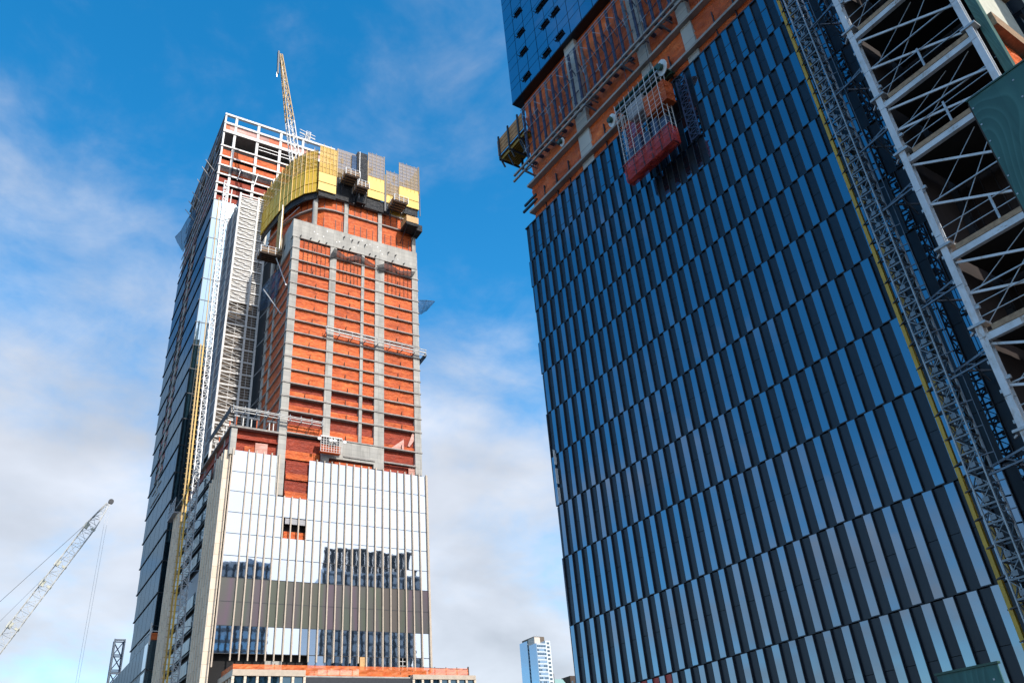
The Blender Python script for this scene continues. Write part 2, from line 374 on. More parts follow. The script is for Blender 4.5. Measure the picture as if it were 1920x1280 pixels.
def tarp_sheet(m, a0, a1, z0, z1, b, sgn=1, amp=0.12, seed=0.0, along='a', nu=10, nv=6):
    def fn(i, j):
        a = a0 + (a1 - a0) * i; z = z0 + (z1 - z0) * j
        e = min(1.0, 6 * min(j, 1 - j) + 0.15)
        d = amp * e * (nz(a * 1.1 + seed, z * 2.1, seed) + 0.6 * nz(a * 2.7, z * 4.3 + seed, 3.3))
        return (a, b + sgn * d, z) if along == 'a' else (b + sgn * d, a, z)
    return m.sheet(fn, nu, nv)

# ------------------------------------------------------------------ ground
me = bpy.data.meshes.new('ground'); S = 6000
me.from_pydata([(-S, -S, 0), (S, -S, 0), (S, S, 0), (-S, S, 0)], [], [(0, 1, 2, 3)]); me.materials.append(MATS['ground_asphalt'])
g = bpy.data.objects.new('ground', me); C.objects.link(g); g['kind'] = 'structure'

# ================================================================== RIGHT: glass tower
FR[0] = RG; ZG = RG.zg
ROWS = [-12.0, -4.2, 3.9, 12.05, 19.65, 27.4, 33.75, 40.2, 46.25, 52.2, 57.05, 62.1, 66.3, 70.8, 77.0]
UL, UR, PIT, GW = 75.8, -14.0, 1.78, 0.86
tower = thing('glass_tower', 'dark glass tower in staggered blue panes with an open orange netted belt', 'tower', (30, -25, ZG))
m = MB(); m.box(UR, UL - .05, -50, -0.30, ZG, 76.9)
m.build('core_wall', 'dark_steel', tower)
# glass bays and the dark cladding between them
cells, clad = [], MB()
for r in range(len(ROWS) - 1):
    z0, z1 = ROWS[r], ROWS[r + 1]
    ph = 28.62 + 0.62 * (r - 3)
    k0 = int((UR - ph) / PIT) - 1; a = ph + k0 * PIT
    while a < UL:
        g0, g1 = a, a + GW                      # glass
        c0, c1 = g1, a + PIT                    # cladding to the left of it
        a += PIT
        if g1 > UR + .1 and g0 < UL - .15:
            cells.append((max(g0, UR), min(g1, UL - .06), z0, z1, r))
        c0, c1 = max(c0, UR), min(c1, UL)
        if c1 - c0 > .12:
            zm = z0 + (z1 - z0) * 0.53
            t = 0.02 * nz(c0, z0)
            clad.box(c0 + .02, c1 - .02, -.29, t, z0 + .05, zm - .02); clad.box(c0 + .02, c1 - .02, -.29, t, zm + .02, z1 - .05)
clad.build('cladding', 'dark_panel', tower)
fr_ = MB()
for (g0, g1, z0, z1, r) in cells:
    fr_.box(g0, g1, -.29, .20, z0 + .02, z0 + .10); fr_.box(g0, g1, -.29, .20, z1 - .06, z1 - .02)
    fr_.box(g0, g0 + .05, -.29, .21, z0 + .10, z1 - .06); fr_.box(g1 - .05, g1, -.29, .20, z0 + .10, z1 - .06)
    if r == len(ROWS) - 2:
        for q in (.16, .60): fr_.box(g0 + .05, g1 - .05, .05, .205, z0 + (z1 - z0) * q, z0 + (z1 - z0) * q + .07)
fr_.build('window_frame', 'dark_steel', tower)
m = MB(); m.box(UR, UL, -.29, .21, 76.9, 77.08); m.build('top_cap', 'dark_steel', tower)
def pane(m, c):
    g0, g1, z0, z1, r = c; rn = random.Random(hash((round(g0 * 10), r)))
    t0, t1 = rn.uniform(-.009, .009), rn.uniform(-.03, .03)
    p = [(g0 + .05, .18 + t0, z0 + .1), (g1 - .05, .18 - t0, z0 + .1), (g1 - .05, .18 - t0 + t1, z1 - .06), (g0 + .05, .18 + t0 + t1, z1 - .06)]
    q = [(x, y - .06, z) for x, y, z in p]; n = len(m.v); m.v += q + p
    m.f += [(n + 4, n + 7, n + 6, n + 5)][::-1] and [(n + 5, n + 4, n + 7, n + 6)]
    m.f += [(n, n + 1, n + 2, n + 3), (n, n + 4, n + 5, n + 1), (n + 1, n + 5, n + 6, n + 2), (n + 2, n + 6, n + 7, n + 3), (n + 3, n + 7, n + 4, n)]
def inview(c):
    a, z = (c[0] + c[1]) / 2, (c[2] + c[3]) / 2
    vis = (14 < z + 0.0 and a > 22 and z < 150) or (a > 22 and z > 5)
    return (0 if vis else 1, (a * a + 3600 + z * z))
many(cells, 'window', 'blue_glass', tower, pane, inview)

# open belt: slabs, columns, nets
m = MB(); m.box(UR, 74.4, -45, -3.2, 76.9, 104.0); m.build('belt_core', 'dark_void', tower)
for z, b in ((79.75, -.1), (84.9, -.2)):
    m = MB(); m.box(UR, 74.7, -20, b, z - .38, z); m.build('floor_slab', 'slab_edge', tower)
for a0, a1 in ((60.1, 62.5), (46.9, 48.8), (39.6, 41.4), (25.5, 27.5), (12, 14)):
    m = MB(); m.box(a0, a1, -2.6, -.75, 77, 79.37); m.box(a0, a1, -2.6, -.75, 79.76, 84.52); m.box(a0, a1, -2.6, -.75, 84.91, 103.4)
    m.build('column', 'concrete', tower)
edges = [74.4, 62.5, 60.1, 48.8, 46.9, 41.4, 39.6, 27.5, 25.5, 14, 12, UR]
for i in range(0, len(edges), 2):
    a1, a0 = edges[i], edges[i + 1]
    for (z0, z1, b) in ((76.9, 79.37, -.95), (79.76, 84.5, -1.0), (84.92, 93.2, -1.5), (93.2, 103.4, -1.5)):
        m = MB(); tarp_sheet(m, a0, a1, z0, z1, b, 1, .30, i * 3.1 + z0, nu=26, nv=10); m.build('debris_net', 'orange_tarp', tower, smooth=True)
m = MB()
for i in range(0, len(edges), 2):
    a1, a0 = edges[i], edges[i + 1]; n = max(1, int((a1 - a0) / 3.6))
    for k in range(1, n + 1):
        a = a0 + (a1 - a0) * k / (n + 1); m.box(a - .05, a + .05, -1.0, -.72, 76.9, 79.3); m.box(a - .05, a + .05, -1.1, -.76, 79.8, 82.6)
m.each('net_post', 'dark_steel', tower)
# upper glazed block
ZU = 103.3
m = MB(); m.box(UR, UL, -50, -.12, ZU + .2, 134.0); m.build('upper_core', 'dark_steel', tower)
m = MB(); m.box(UR, UL, -3.0, .02, ZU, ZU + .2); m.build('soffit', 'dark_panel', tower)
cells = []; a = UL - .05; i = 0
zr = [ZU + .2, 106.4, 108.1, 111.1, 113.3, 116.6, 118.4, 121.6, 123.6, 126.8, 128.7, 132.0, 134.0]
while a > UR + 2.6:
    for k in range(len(zr) - 1): cells.append((a - 2.66, a, zr[k], zr[k + 1], k))
    a -= 2.70
def upane(m, c):
    a0, a1, z0, z1, k = c; rn = random.Random(int(a0 * 7) + k); t = rn.uniform(-.012, .012)
    n = len(m.v); m.v += [(a0 + .04, .02 + t, z0 + .05), (a1 - .03, .02 - t, z0 + .05), (a1 - .03, .02 - t, z1 - .05), (a0 + .04, .02 + t, z1 - .05)]
    m.v += [(a0 + .04, -.1, z0 + .05), (a1 - .03, -.1, z0 + .05), (a1 - .03, -.1, z1 - .05), (a0 + .04, -.1, z1 - .05)]
    m.f += [(n, n + 3, n + 2, n + 1), (n + 4, n + 5, n + 6, n + 7), (n, n + 1, n + 5, n + 4), (n + 1, n + 2, n + 6, n + 5), (n + 2, n + 3, n + 7, n + 6), (n + 3, n, n + 4, n + 7)]
many(cells, 'upper_window', 'deep_glass', tower, upane, lambda c: -c[0] + max(0, c[2] - 122) * 3)
for a, z in ((71.6, 122.3), (71.5, 116.9), (71.4, 112), (71.4, 105.9), (65.9, 117), (64.3, 117), (65.2, 112), (62.4, 111.9), (62.2, 105.9), (65.8, 105.7)):
    m = MB(); m.poly([(a - .95, .06, z + .45), (a + .95, .06, z + .45), (a + .95, .55, z - .35), (a - .95, .55, z - .35)][::-1])
    m.box(a - 1, a + 1, .03, .12, z - .5, z - .32); m.bar((a - .95, .08, z - .3), (a - .95, .55, z - .35), .07); m.bar((a + .95, .08, z - .3), (a + .95, .55, z - .35), .07)
    m.build('vent_flap', 'dark_steel', tower)
m = MB(); m.box(60.6, 65.4, .03, .06, 11.2, 12.0); m.build('ground_floor_opening', 'red_paint', tower)
m = MB()
for k in range(5): m.box(74.78, 74.84, .05, .45, 33.9 + k * 2.5, 35.9 + k * 2.5) if k < 3 else None
m.each('edge_trim', 'white_disc', tower)

# shoring posts hung on the open belt
sh = thing('shoring_scaffold', 'row of blue shoring posts along the orange belt of the glass tower', 'scaffold', (55, .1, 85.0))
a = 73.0; k = 0
while a > 30:
    m = MB(); lean = .30; b = .15
    m.box(a - .16, a - .05, b - .15, b + .15, 88.6, 99.8); m.box(a + .05, a + .16, b - .15, b + .15, 88.6, 99.8)
    for q in range(7): z = 89.4 + q * 1.6; m.box(a - .19, a + .19, b - .18, b + .2, z, z + .12)
    m.bar((a, b, 91), (a, -1.3, 93.6), .12); m.bar((a, b, 97), (a, -1.3, 95), .12)
    m.box(a - .28, a + .28, -1.3, .5, 88.3, 88.6)
    m.build('shoring_post', 'blue_steel' if k % 6 != 4 else 'grey_steel', sh)
    m = MB(); z = 90.5 + (k % 3) * 2.6
    if k % 2: a -= 1.49; k += 1; continue
    m = MB(); m.bar((a + .7, .55, z), (a - .9, .55, z + .12), .07); m.bar((a, .5, z - .5), (a - .0, .75, z + .9), .06)
    m.bar((a - .1, .5, 98.0), (a - 1.6, .6, 96.1), .06); m.each('tie_rod', 'galvanised', sh)
    a -= 1.49 if k % 7 else 1.75; k += 1
for z, b, w in ((88.05, .55, .30), (86.75, .75, .28), (99.4, .45, .10), (98.6, .6, .07), (94.2, .45, .06)):
    m = MB(); m.bar((76.6 if w > .2 else 73.4, b, z), (28, b, z - .2), w, w); m.build('rail', 'slab_edge' if w > .2 else 'galvanised', sh)
for a in (73.4, 66.2, 58.3, 50.4, 43.0, 36):
    m = MB(); m.bar((a, -1.2, 86.2), (a, 1.0, 86.4), .24); m.bar((a - .5, -1.2, 87.4), (a - .5, .9, 87.5), .18); m.bar((a, .7, 86.4), (a - .5, -1, 88.3), .14)
    m.build('outrigger', 'grey_steel', sh)

# timber formwork table at the corner
tf = thing('formwork_table', 'tan timber formwork table jutting from the corner of the orange belt', 'formwork', (77, -1.5, 94.0))
m = MB()
for k in range(4): m.box(73.6, 80.8, .0, .14, 96.0 + k * .86, 96.0 + k * .86 + .74)
m.each('side_board', 'warm_timber', tf)
m = MB()
for k in range(9): m.box(73.6, 80.5, -3.4 + k * .38, -3.4 + k * .38 + .14, 95.0, 95.6)
m.each('joist', 'ochre_paint', tf)
m = MB(); m.box(73.6, 80.9, -3.7, .0, 95.6, 95.85); m.build('deck', 'brown_ply', tf)
for a in (74.6, 77.4, 80.2):
    m = MB(); m.box(a - .13, a + .13, .15, .38, 94.5, 99.8); m.bar((a, -3.6, 94.7), (a, .4, 94.7), .26)
    m.bar((a, .0, 94.6), (a, -.6, 93.4), .22); m.build('steel_waler', 'dark_steel', tf)
for a in (75.4, 78.8):
    m = MB(); m.bar((a, -.4, 95), (a - 1.2, -.4, 91.5), .16); m.bar((a - .2, -3, 95), (a - .2, -3, 92.6), .3); m.build('prop', 'dark_steel', tf)
ob = thing('outrigger_beam', 'pair of short steel beams poking out of the corner below the rails', 'beam', (75.5, -1, 82.2))
for z, dx in ((82.5, 0), (81.6, .5)):
    m = MB(); m.bar((73.5, -.9, z), (76.6 + dx, -.9, z), .3, .34); m.each('beam', 'dark_steel', ob)

# suspended work cage
cg = thing('suspended_work_cage', 'white wire work cage with a red netted tray hanging below the orange belt', 'work cage', (47, 1.5, 65.0))
m = MB()
for k in range(9):
    a = 43.9 + k * .92; m.bar((a, 3.0, 67.6), (a, 3.0, 78.3), .065 if k % 2 == 0 else .035)
for k in range(13):
    z = 67.9 + k * .72; m.bar((43.7, 3.03, z), (51.35, 3.03, z), .032)
for b in (1.5, 2.2):
    for a in (43.8, 51.25): m.bar((a, b, 67.6), (a, b, 77.4), .08)
for k in range(10):
    z = 68.2 + k * .9; m.bar((43.8, 1.4, z), (43.8, 3, z), .04); m.bar((51.25, 1.4, z), (51.25, 3, z), .04)
m.build('wire_grid', 'white_steel', cg)
m = MB(); tarp_sheet(m, 43.4, 51.5, 65.6, 68.1, 3.1, 1, .14, 4.0, nu=16, nv=5); tarp_sheet(m, 1.9, 3.1, 65.6, 68.1, 43.4, 1, .08, 9, along='b', nu=6, nv=5)
tarp_sheet(m, 1.9, 3.1, 65.6, 68.1, 51.5, 1, .08, 2, along='b', nu=6, nv=5); tarp_sheet(m, 43.4, 51.5, 65.6, 67.9, 1.9, 1, .12, 5.0, nu=10, nv=4)
m.sheet(lambda u, v: (43.4 + 8.1 * u, 1.9 + 1.2 * v, 65.6 - .2 * math.sin(math.pi * v) * (1 + nz(u * 5, v * 3)) + .08 * nz(u * 9, v * 6, 2)), 20, 6)
m.build('tray_net', 'red_mesh', cg, smooth=False)
m = MB()
for k in range(6): a = 43.7 + k * 1.5; m.box(a, a + .14, 2.0, 3.0, 65.6, 65.8)
for k in range(6): a = 43.7 + k * 1.5; m.box(a, a + .08, 3.08, 3.16, 65.6, 68.3)
m.each('tray_rib', 'dark_steel', cg)
m = MB(); m.bar((43.3, 3.2, 68.15), (51.6, 3.2, 68.15), .10); m.bar((43.3, 3.2, 67.2), (51.6, 3.25, 67.1), .05); m.each('tray_rope', 'red_paint', cg)
m = MB(); m.box(43.6, 51.3, 2.0, 2.2, 65.9, 67.4); m.box(43.6, 51.2, 2.25, 2.9, 65.9, 66.2); m.build('tray', 'blue_steel', cg)
m = MB(); tarp_sheet(m, 43.1, 46.7, 72.2, 75.4, 2.8, 1, .16, 1.0, nu=8, nv=8); tarp_sheet(m, 1.3, 2.8, 72.2, 75.4, 43.1, 1, .12, 1.0, along='b', nu=5, nv=6)
m.box(43.2, 46.6, 1.3, 2.75, 72.25, 75.3); m.build('orange_cover', 'orange_tarp', cg)
m = MB(); m.box(46.9, 49.5, .9, 2.7, 74.3, 76.6)
for k in range(4): m.box(46.85, 49.55, .85, 2.75, 74.55 + k * .55, 74.68 + k * .55)
m.build('equipment_box', 'grey_crate', cg)
m = MB(); tarp_sheet(m, 48.6, 51.3, 69.5, 75.2, 1.6, 1, .2, 6.0, nu=8, nv=10); m.build('side_net', 'red_mesh', cg)
m = MB()
for k in range(5): m.box(44.2 + k * 1.5, 45.2 + k * 1.5, 1.9, 2.4, 67.2, 70.6 + (k % 2))
m.each('tool_crate', 'blue_steel', cg)
m = MB(); m.box(43.6, 52.0, -.6, 2.2, 78.7, 78.95); m.bar((43.6, 2.2, 78.8), (52.0, 2.2, 78.8), .22, .34); m.bar((43.6, .2, 78.4), (52.0, .2, 78.4), .22); m.build('head_beam', 'green_steel', cg)
m = MB(); m.bar((42.6, 2.6, 77.5), (52.6, 2.6, 77.5), .16); m.bar((43, 2.2, 77.0), (52.4, 2.2, 77.0), .12)
for k in range(6): m.bar((44 + k * 1.5, 2.6, 77.5), (44.4 + k * 1.5, 1.2, 78.7), .12)
m.build('winch_rail', 'galvanised', cg)
for a in (45.4, 49.6):
    m = MB(); m.bar((a, 1.6, 78.8), (a, 1.2, 102.6), .05); m.build('suspension_rope', 'dark_steel', cg)
def reel(label, c, r):
    t = thing('winch_reel', label, 'reel', (c[0], c[1], c[2] - r), 'white winch reels along the orange belt')
    m = MB(); m.disc(c, r, .10, (.25, 1, -.2), 26); m.build('disc', 'white_disc', t)
    m = MB(); m.disc((c[0] + .1, c[1] + .28, c[2]), r * .42, .5, (.25, 1, -.2), 14); m.box(c[0] - .2, c[0] + .5, c[1] + .1, c[1] + .5, c[2] - .15, c[2] + .35); m.build('winch_motor', 'green_steel', t)
reel('white winch reel at the lower end of the rail over the wire cage', (52.5, 2.5, 77.2), .86)
reel('largest white winch reel, at the upper end of the rail over the wire cage', (43.0, 2.5, 77.4), .98)
reel('small white winch reel hanging below the long rails of the belt', (63.4, 1.6, 83.3), .62)
lt = thing('lattice_rack', 'dark blue wire rack leaning on the panes beside the orange cover of the cage', 'rack', (42.3, .6, 66.0))
m = MB()
for a in (41.6, 43.0): m.bar((a, .5, 66.0), (a, .5, 76.0), .14)
for k in range(10): z = 66.3 + k; m.bar((41.6, .5, z), (43, .5, z), .12); m.bar((41.6, .5, z), (43, .5, z + 1), .09); m.bar((43, .5, z), (41.6, .5, z + 1), .09)
m.build('rack_frame', 'blue_steel', lt)

# mast climbing the face
mast = thing('hoist_mast', 'grey lattice hoist mast with a yellow guide rail climbing the glass tower', 'hoist mast', (25.3, 3, ZG))
Z1 = 92.0; n = int((Z1 - ZG) / 1.23)
m = MB()
for a in (24.75, 25.95):
    for b in (2.4, 3.5): m.bar((a, b, ZG), (a, b, Z1), .17, .17, 6)
m.build('chord', 'galvanised', mast)
m = MB()
for i in range(n):
    z = ZG + i * 1.23
    for (p, q) in (((24.75, 2.4), (25.95, 2.4)), ((25.95, 2.4), (25.95, 3.5)), ((25.95, 3.5), (24.75, 3.5)), ((24.75, 3.5), (24.75, 2.4))):
        m.bar((*p, z), (*q, z), .13); m.bar((*p, z), (*q, z + 1.2), .07) if i % 2 else m.bar((*q, z), (*p, z + 1.2), .07)
    m.box(25.15, 25.55, 3.4, 3.62, z + .15, z + .5)
m.build('lattice', 'mast_grey', mast)
m = MB()
for a, b in ((24.3, 3.2), (23.9, 3.1)): m.bar((a, b, ZG), (a, b, Z1), .07, .07, 5)
for i in range(int(n / 1.6)):
    z = ZG + i * 1.97; m.bar((24.75, 3.4, z), (23.9, 3.1, z + .05), .07)
m.build('cable_rail', 'grey_steel', mast)
m = MB()
i = 0; z = ZG
while z < Z1:
    m.box(27.14, 27.42, 1.6, 1.9, z, z + 3.9); z += 4.0
m.each('guide_rail', 'yellow_paint', mast)
m = MB(); z = ZG; i = 0
while z < Z1:
    if i % 3 != 1: m.box(26.42, 26.64, 1.6, 1.85, z, z + 3.7)
    z += 4.0; i += 1
m.each('energy_chain', 'ochre_paint', mast)
m = MB(); z = ZG
while z < Z1:
    m.bar((27.5, 1.75, z), (26.0, 2.6, z), .10); m.box(26.6, 27.5, 1.55, 1.7, z, z + .14); z += 2.0
m.each('rail_bracket', 'dark_steel', mast)
for z in (74, 64.3, 55.3, 48.2, 41.8, 32.3, 26.2, 18.9, 13.5, 5):
    m = MB(); z2 = z + .2
    m.bar((24.7, 2.4, z), (19.4, 3.6, z + .4), .15); m.bar((24.7, 3.4, z - .8), (19.4, 3.8, z - .6), .13)
    m.bar((24.0, 2.4, z - .2), (22.4, .3, z - .4), .13); m.bar((23.2, 3.0, z), (23.4, .3, z - .8), .12); m.bar((21.6, 3.2, z + .3), (22.8, .3, z - .3), .12)
    for k in range(3): m.bar((23.6 - k * 1.4, 2.7 + k * .3, z + .1), (22.6 - k * 1.4, 3.5, z - .6), .09)
    m.build('wall_tie', 'grey_steel', mast)

# white steel hoist tower beside it
FB = 10.0
ht = thing('hoist_tower', 'white steel hoist tower with plank landings and cross braces beside the mast', 'hoist tower', (15.5, 6, ZG))
PA0, PA1 = 18.80, 19.24; QA0, QA1 = 11.52, 11.96
TOP = 70.0
def ibeam_post(m, a0, a1, b, z0, z1):
    m.box(a0, a1, b - .1, b, z0, z1); m.box(a0, a1, b - .62, b - .52, z0, z1); m.box((a0 + a1) / 2 - .05, (a0 + a1) / 2 + .05, b - .52, b - .1, z0, z1)
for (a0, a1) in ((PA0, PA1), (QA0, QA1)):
    for b, mt in ((FB, 'pale_steel'), (4.0, 'dark_steel')):  # rear posts dark: shade inside the hoist put into their colour
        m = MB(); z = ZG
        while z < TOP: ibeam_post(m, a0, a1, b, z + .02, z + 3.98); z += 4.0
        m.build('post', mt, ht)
LEV = [68.5, 60.2, 52.0, 44.4, 38.9, 30.3, 24.1, 17.0, 9.9, 2.0]
for i, z in enumerate(LEV):
    m = MB(); m.box(QA1, PA0, FB - .16, FB - .06, z - .36, z + .10); m.box(QA1, PA0, FB - .40, FB - .16, z - .36, z - .30)
    for k in range(3): m.box(QA1 + 3.1 + k * .25, QA1 + 3.2 + k * .25, FB - .05, FB - .02, z - .2 + .1 * (k % 2), z - .1 + .1 * (k % 2))
    m.build('landing_beam', 'pale_steel', ht)
    m = MB(); m.box(QA1 + .05, PA0 - .05, FB - 1.4, FB - .3, z + .13, z + .3); m.box(QA1 + .05, PA0 - .5, FB - .3, FB - .02, z + .12, z + .50)
    m.build('plank', 'plank', ht)
    m = MB(); m.box(QA1 + .1, PA0 - .1, 3.4, FB - .4, z - .02, z + .12); m.build('deck_underside', 'dark_void', ht)  # near black: the dim hoist interior is painted into the underside
    h = (LEV[i - 1] - z) if i else 8
    m = MB()
    for q in (1.35, 2.25): m.bar((QA1, FB - .25, z + q), (PA0, FB - .25, z + q), .05)
    m.box(15.2, 15.34, FB - .3, FB - .18, z + .6, z + 2.45); m.bar((QA1, 4.2, z + 2.0), (PA0, 4.2, z + 2.0), .06); m.each('guardrail', 'galvanised', ht)
    if i:
        zt = LEV[i - 1] - .55; zm = (z + zt) / 2 + .4
        m = MB(); m.bar((PA0, FB - .32, zt), (QA1, FB - .32, zm - .3), .10, .16); m.bar((PA0, FB - .36, zm), (QA1, FB - .36, z + .9), .10, .16)
        m.each('brace', 'pale_steel', ht)
        m = MB(); m.bar((PA0, FB - .5, zm + .15), (QA1, FB - .5, zm + .1), .09); m.bar((PA0, FB - .6, z + .7), (QA1 + .6, FB - .6, zt + .1), .05)
        m.bar((PA0 - .2, FB - .7, zm), (QA1 + 2.4, FB - .7, zt), .045); m.each('strut', 'galvanised', ht)
    m = MB(); m.box(PA0 - .35, PA1 + .35, FB - .7, FB + .12, z + .75, z + .92); m.box(QA0 - .3, QA1 + .3, FB - .7, FB + .12, z + .75, z + .92)
    m.bar((PA1, FB - .3, z + .8), (PA1 + .7, FB - .9, z + .8), .14); m.each('joint_plate', 'galvanised', ht)
m = MB(); rn = random.Random(3)
for z in range(-10, 68):
    if z % 2 == 0: m.box(PA1, PA1 + .14, FB - .2, FB - .05, z + .3, z + .52)
    if z % 5 == 1: m.box(PA0 - .3, PA0, FB - .3, FB - .1, z, z + .22)
m.each('clamp', 'galvanised', ht)
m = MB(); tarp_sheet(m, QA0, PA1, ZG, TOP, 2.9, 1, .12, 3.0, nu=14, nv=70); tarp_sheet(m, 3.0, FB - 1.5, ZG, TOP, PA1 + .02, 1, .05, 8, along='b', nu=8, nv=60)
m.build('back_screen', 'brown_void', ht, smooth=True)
m = MB()
for k in range(8): m.box(QA0 + k * .98, QA0 + k * .98 + .05, 3.0, 3.12, ZG, TOP)
m.each('screen_post', 'dark_steel', ht)
for a, b, z in ((13.2, 4.6, 42.0), (12.6, 4.6, 37.0)):
    m = MB(); m.disc((a, b, z), .12, .16, (0, 1, 0), 10); m.build('work_lamp', 'lamp_glow', ht)
m = MB(); m.disc((17.8, 3.3, 56.5), .45, .3, (0, 1, -.4), 14); m.build('signal_disc', 'red_paint', ht)
# panelled hoist car running on the far side of the tower
hc = thing('hoist_car', 'hoist car with cream boarded side and white edge rails behind the white tower', 'hoist car', (10.5, 5, 46.0))
U0 = 11.35
for (z0, z1) in ((46.5, 52.6), (53.2, 58.8)):
    m = MB(); m.box(U0 - .5, U0, 1.3, 8.4, z0, z1); m.build('side_board', 'cream_board', hc)
for z, h in ((45.8, .6), (52.9, .22), (59.2, .25)):
    m = MB(); m.box(U0 - .9, U0 + .06, 1.2, 8.5, z - h, z + h); m.build('floor_frame', 'plank', hc)
for b in (1.3, 3.6, 5.9, 8.3):
    m = MB(); m.box(U0, U0 + .09, b - .1, b + .1, 46.6, 59.2); m.build('edge_rail', 'white_steel', hc)
m = MB()
for z in (48.6, 50.2, 54.8, 56.6):
    m.bar((U0 + .06, 1.3, z), (U0 + .06, 3.6, z + .8), .09); m.bar((U0 + .06, 5.9, z), (U0 + .06, 8.3, z + .8), .09)
m.each('side_brace', 'dark_steel', hc)
m = MB(); tarp_sheet(m, 4.5, 8.4, 41.2, 45.1, U0 - .2, 1, .1, 2, along='b', nu=10, nv=6); m.build('lower_net', 'orange_tarp', hc)
m = MB(); m.box(U0 - .6, U0 - .02, 8.5, 9.2, 30, 60); m.build('corner_board', 'green_ply', hc)

# green plywood hoarding close to the camera
def hoard(name, label, a0, a1, bb, z1):
    t = thing(name, label, 'hoarding', ((a0 + a1) / 2, bb, ZG))
    m = MB(); a = a1
    while a > a0 + .01:
        an = max(a0, a - 2.44 * 2); z = z1
        while z > ZG + .1:
            zn = max(ZG, z - 4.88); m.box(an + .006, a - .006, bb - .04, bb, zn + .006, z - .006); z = zn
        a = an
    m.build('plywood_sheet', 'green_ply', t)
    m = MB(); a = a0 + .1
    while a < a1: m.box(a, a + .18, bb - .22, bb - .045, ZG, z1 - .05); a += 1.1
    z = ZG + 1
    while z < z1: m.box(a0, a1, bb - .40, bb - .225, z, z + .2); z += 2.4
    m.build('timber_stud', 'brown_ply', t)
    m = MB(); a = a0 + .19
    while a < a1:
        z = z1 - .3
        while z > max(ZG, z1 - 12): m.box(a - .02, a + .02, bb, bb + .012, z - .02, z + .02); z -= .6
        a += 1.1
    m.build('screw_row', 'galvanised', t)
    m = MB(); m.box(a0 - .03, a1 + .03, bb - .10, bb + .03, z1, z1 + .05); m.build('top_cap', 'green_steel', t)
    return t
hoard('plywood_hoarding', 'tall green plywood hoarding with swirling grain in front of the white hoist tower', -3.5, 5.54, 40.0, 15.95)
hoard('plywood_hoarding', 'low dark green plywood hoarding at the foot of the glass tower', 10.1, 11.6, 40.0, 2.42)

# ================================================================== LEFT: concrete tower on its glazed podium
FR[0] = LG; ZG = LG.zg
bt = thing('concrete_tower', 'concrete tower hung with orange tarpaulins above a mirror glazed podium', 'tower', (54, 160, ZG))
V0 = 150.0
SL = [77.8, 81.1, 84.3, 87.5, 90.6, 93.65, 96.8, 99.9, 103.1, 106.4, 109.55, 112.85, 116.1, 119.4]
COL = [(41.85, 43.45), (50.85, 52.4), (58.7, 59.4), (62.2, 64.5), (71.85, 73.4)]
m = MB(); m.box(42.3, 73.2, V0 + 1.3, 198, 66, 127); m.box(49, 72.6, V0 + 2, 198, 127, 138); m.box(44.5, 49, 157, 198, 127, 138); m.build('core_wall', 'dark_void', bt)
m = MB(); m.box(42.1, 42.3, 168.3, 198, 72, 137); m.build('shaft_wall', 'brown_void', bt)
for i, (a0, a1) in enumerate(COL):
    top = 122.35 if i < 5 else 0
    zb = 59.45 if i == 0 else 67.6 if i != 2 else 72.9
    m = MB(); m.box(a0, a1, V0 - .02, V0 + 1.5, zb, top); m.build('column', 'concrete', bt)
for b0, b1 in ((161.2, 162.4), (166.3, 168.0)):
    m = MB(); m.box(41.83, 42.6, b0, b1, 72.4, 131); m.build('side_column', 'concrete', bt)
for z in SL + [72.95, 72.3]:
    m = MB()
    if z != 72.3: m.box(43.4, 73.55, V0 - .16, V0 + 1.4, z - .26, z)
    m.box(41.68, 43.4, V0 - .16, 168.2, z - .26, z) if z not in (72.95,) else None
    m.build('floor_slab', 'slab_edge', bt)
m = MB(); m.box(52.4, 62.2, V0 - .02, V0 + 1.2, 68.6, 72.65); m.build('transfer_beam', 'concrete', bt)
m = MB(); m.box(55.5, 62.4, V0 - .2, V0 + .3, 69.2, 69.5); m.box(64.5, 72.0, V0 - .2, V0 + .3, 69.3, 69.6); m.each('ledge', 'slab_edge', bt)
# tarps in the bays
bays = [(43.45, 50.85), (52.4, 58.7), (59.4, 62.2), (64.5, 71.85)]
zs = [72.95] + SL
cells = []
for k in range(len(zs) - 1 + 1):
    z0 = zs[k]; z1 = (zs[k + 1] if k + 1 < len(zs) else 122.35) - .27
    for j, (a0, a1) in enumerate(bays): cells.append((a0, a1, z0, z1, k, j))
for (a0, a1, z0, z1, k, j) in cells:
    full = k >= 3 or (k == 2 and j == 3)
    zt = z1 if full else z0 + (z1 - z0) * (.46 if k else .40)
    if j == 3 and k < 1: zt = z0 + .9
    m = MB(); tarp_sheet(m, a0, a1, z0, zt - (.0 if not full else .08), V0 + .34, 1, .17, k * 1.7 + j * 5, nu=16, nv=8)
    m.build('tarpaulin', 'orange_tarp', bt, smooth=True)
    if not full:
        m = MB(); tarp_sheet(m, a0, a1, z0, z1, V0 + .8, 1, .07, k * 2.7 + j, nu=8, nv=4); m.build('debris_net', 'red_net', bt, smooth=True)
m = MB()
rn = random.Random(5)
for (a0, a1, z0, z1, k, j) in cells:
    if j == 2: continue
    x = a0 + (a1 - a0) * (.5 + rn.uniform(-.06, .1)); m.box(x - .05, x + .05, V0 + .02, V0 + .2, z0, z0 + 1.15)
    if k > 11:
        for q in range(1, 7): x = a0 + (a1 - a0) * q / 7; m.box(x - .035, x + .035, V0 + .05, V0 + .15, z0, z1)
m.each('net_post', 'brown_ply', bt)
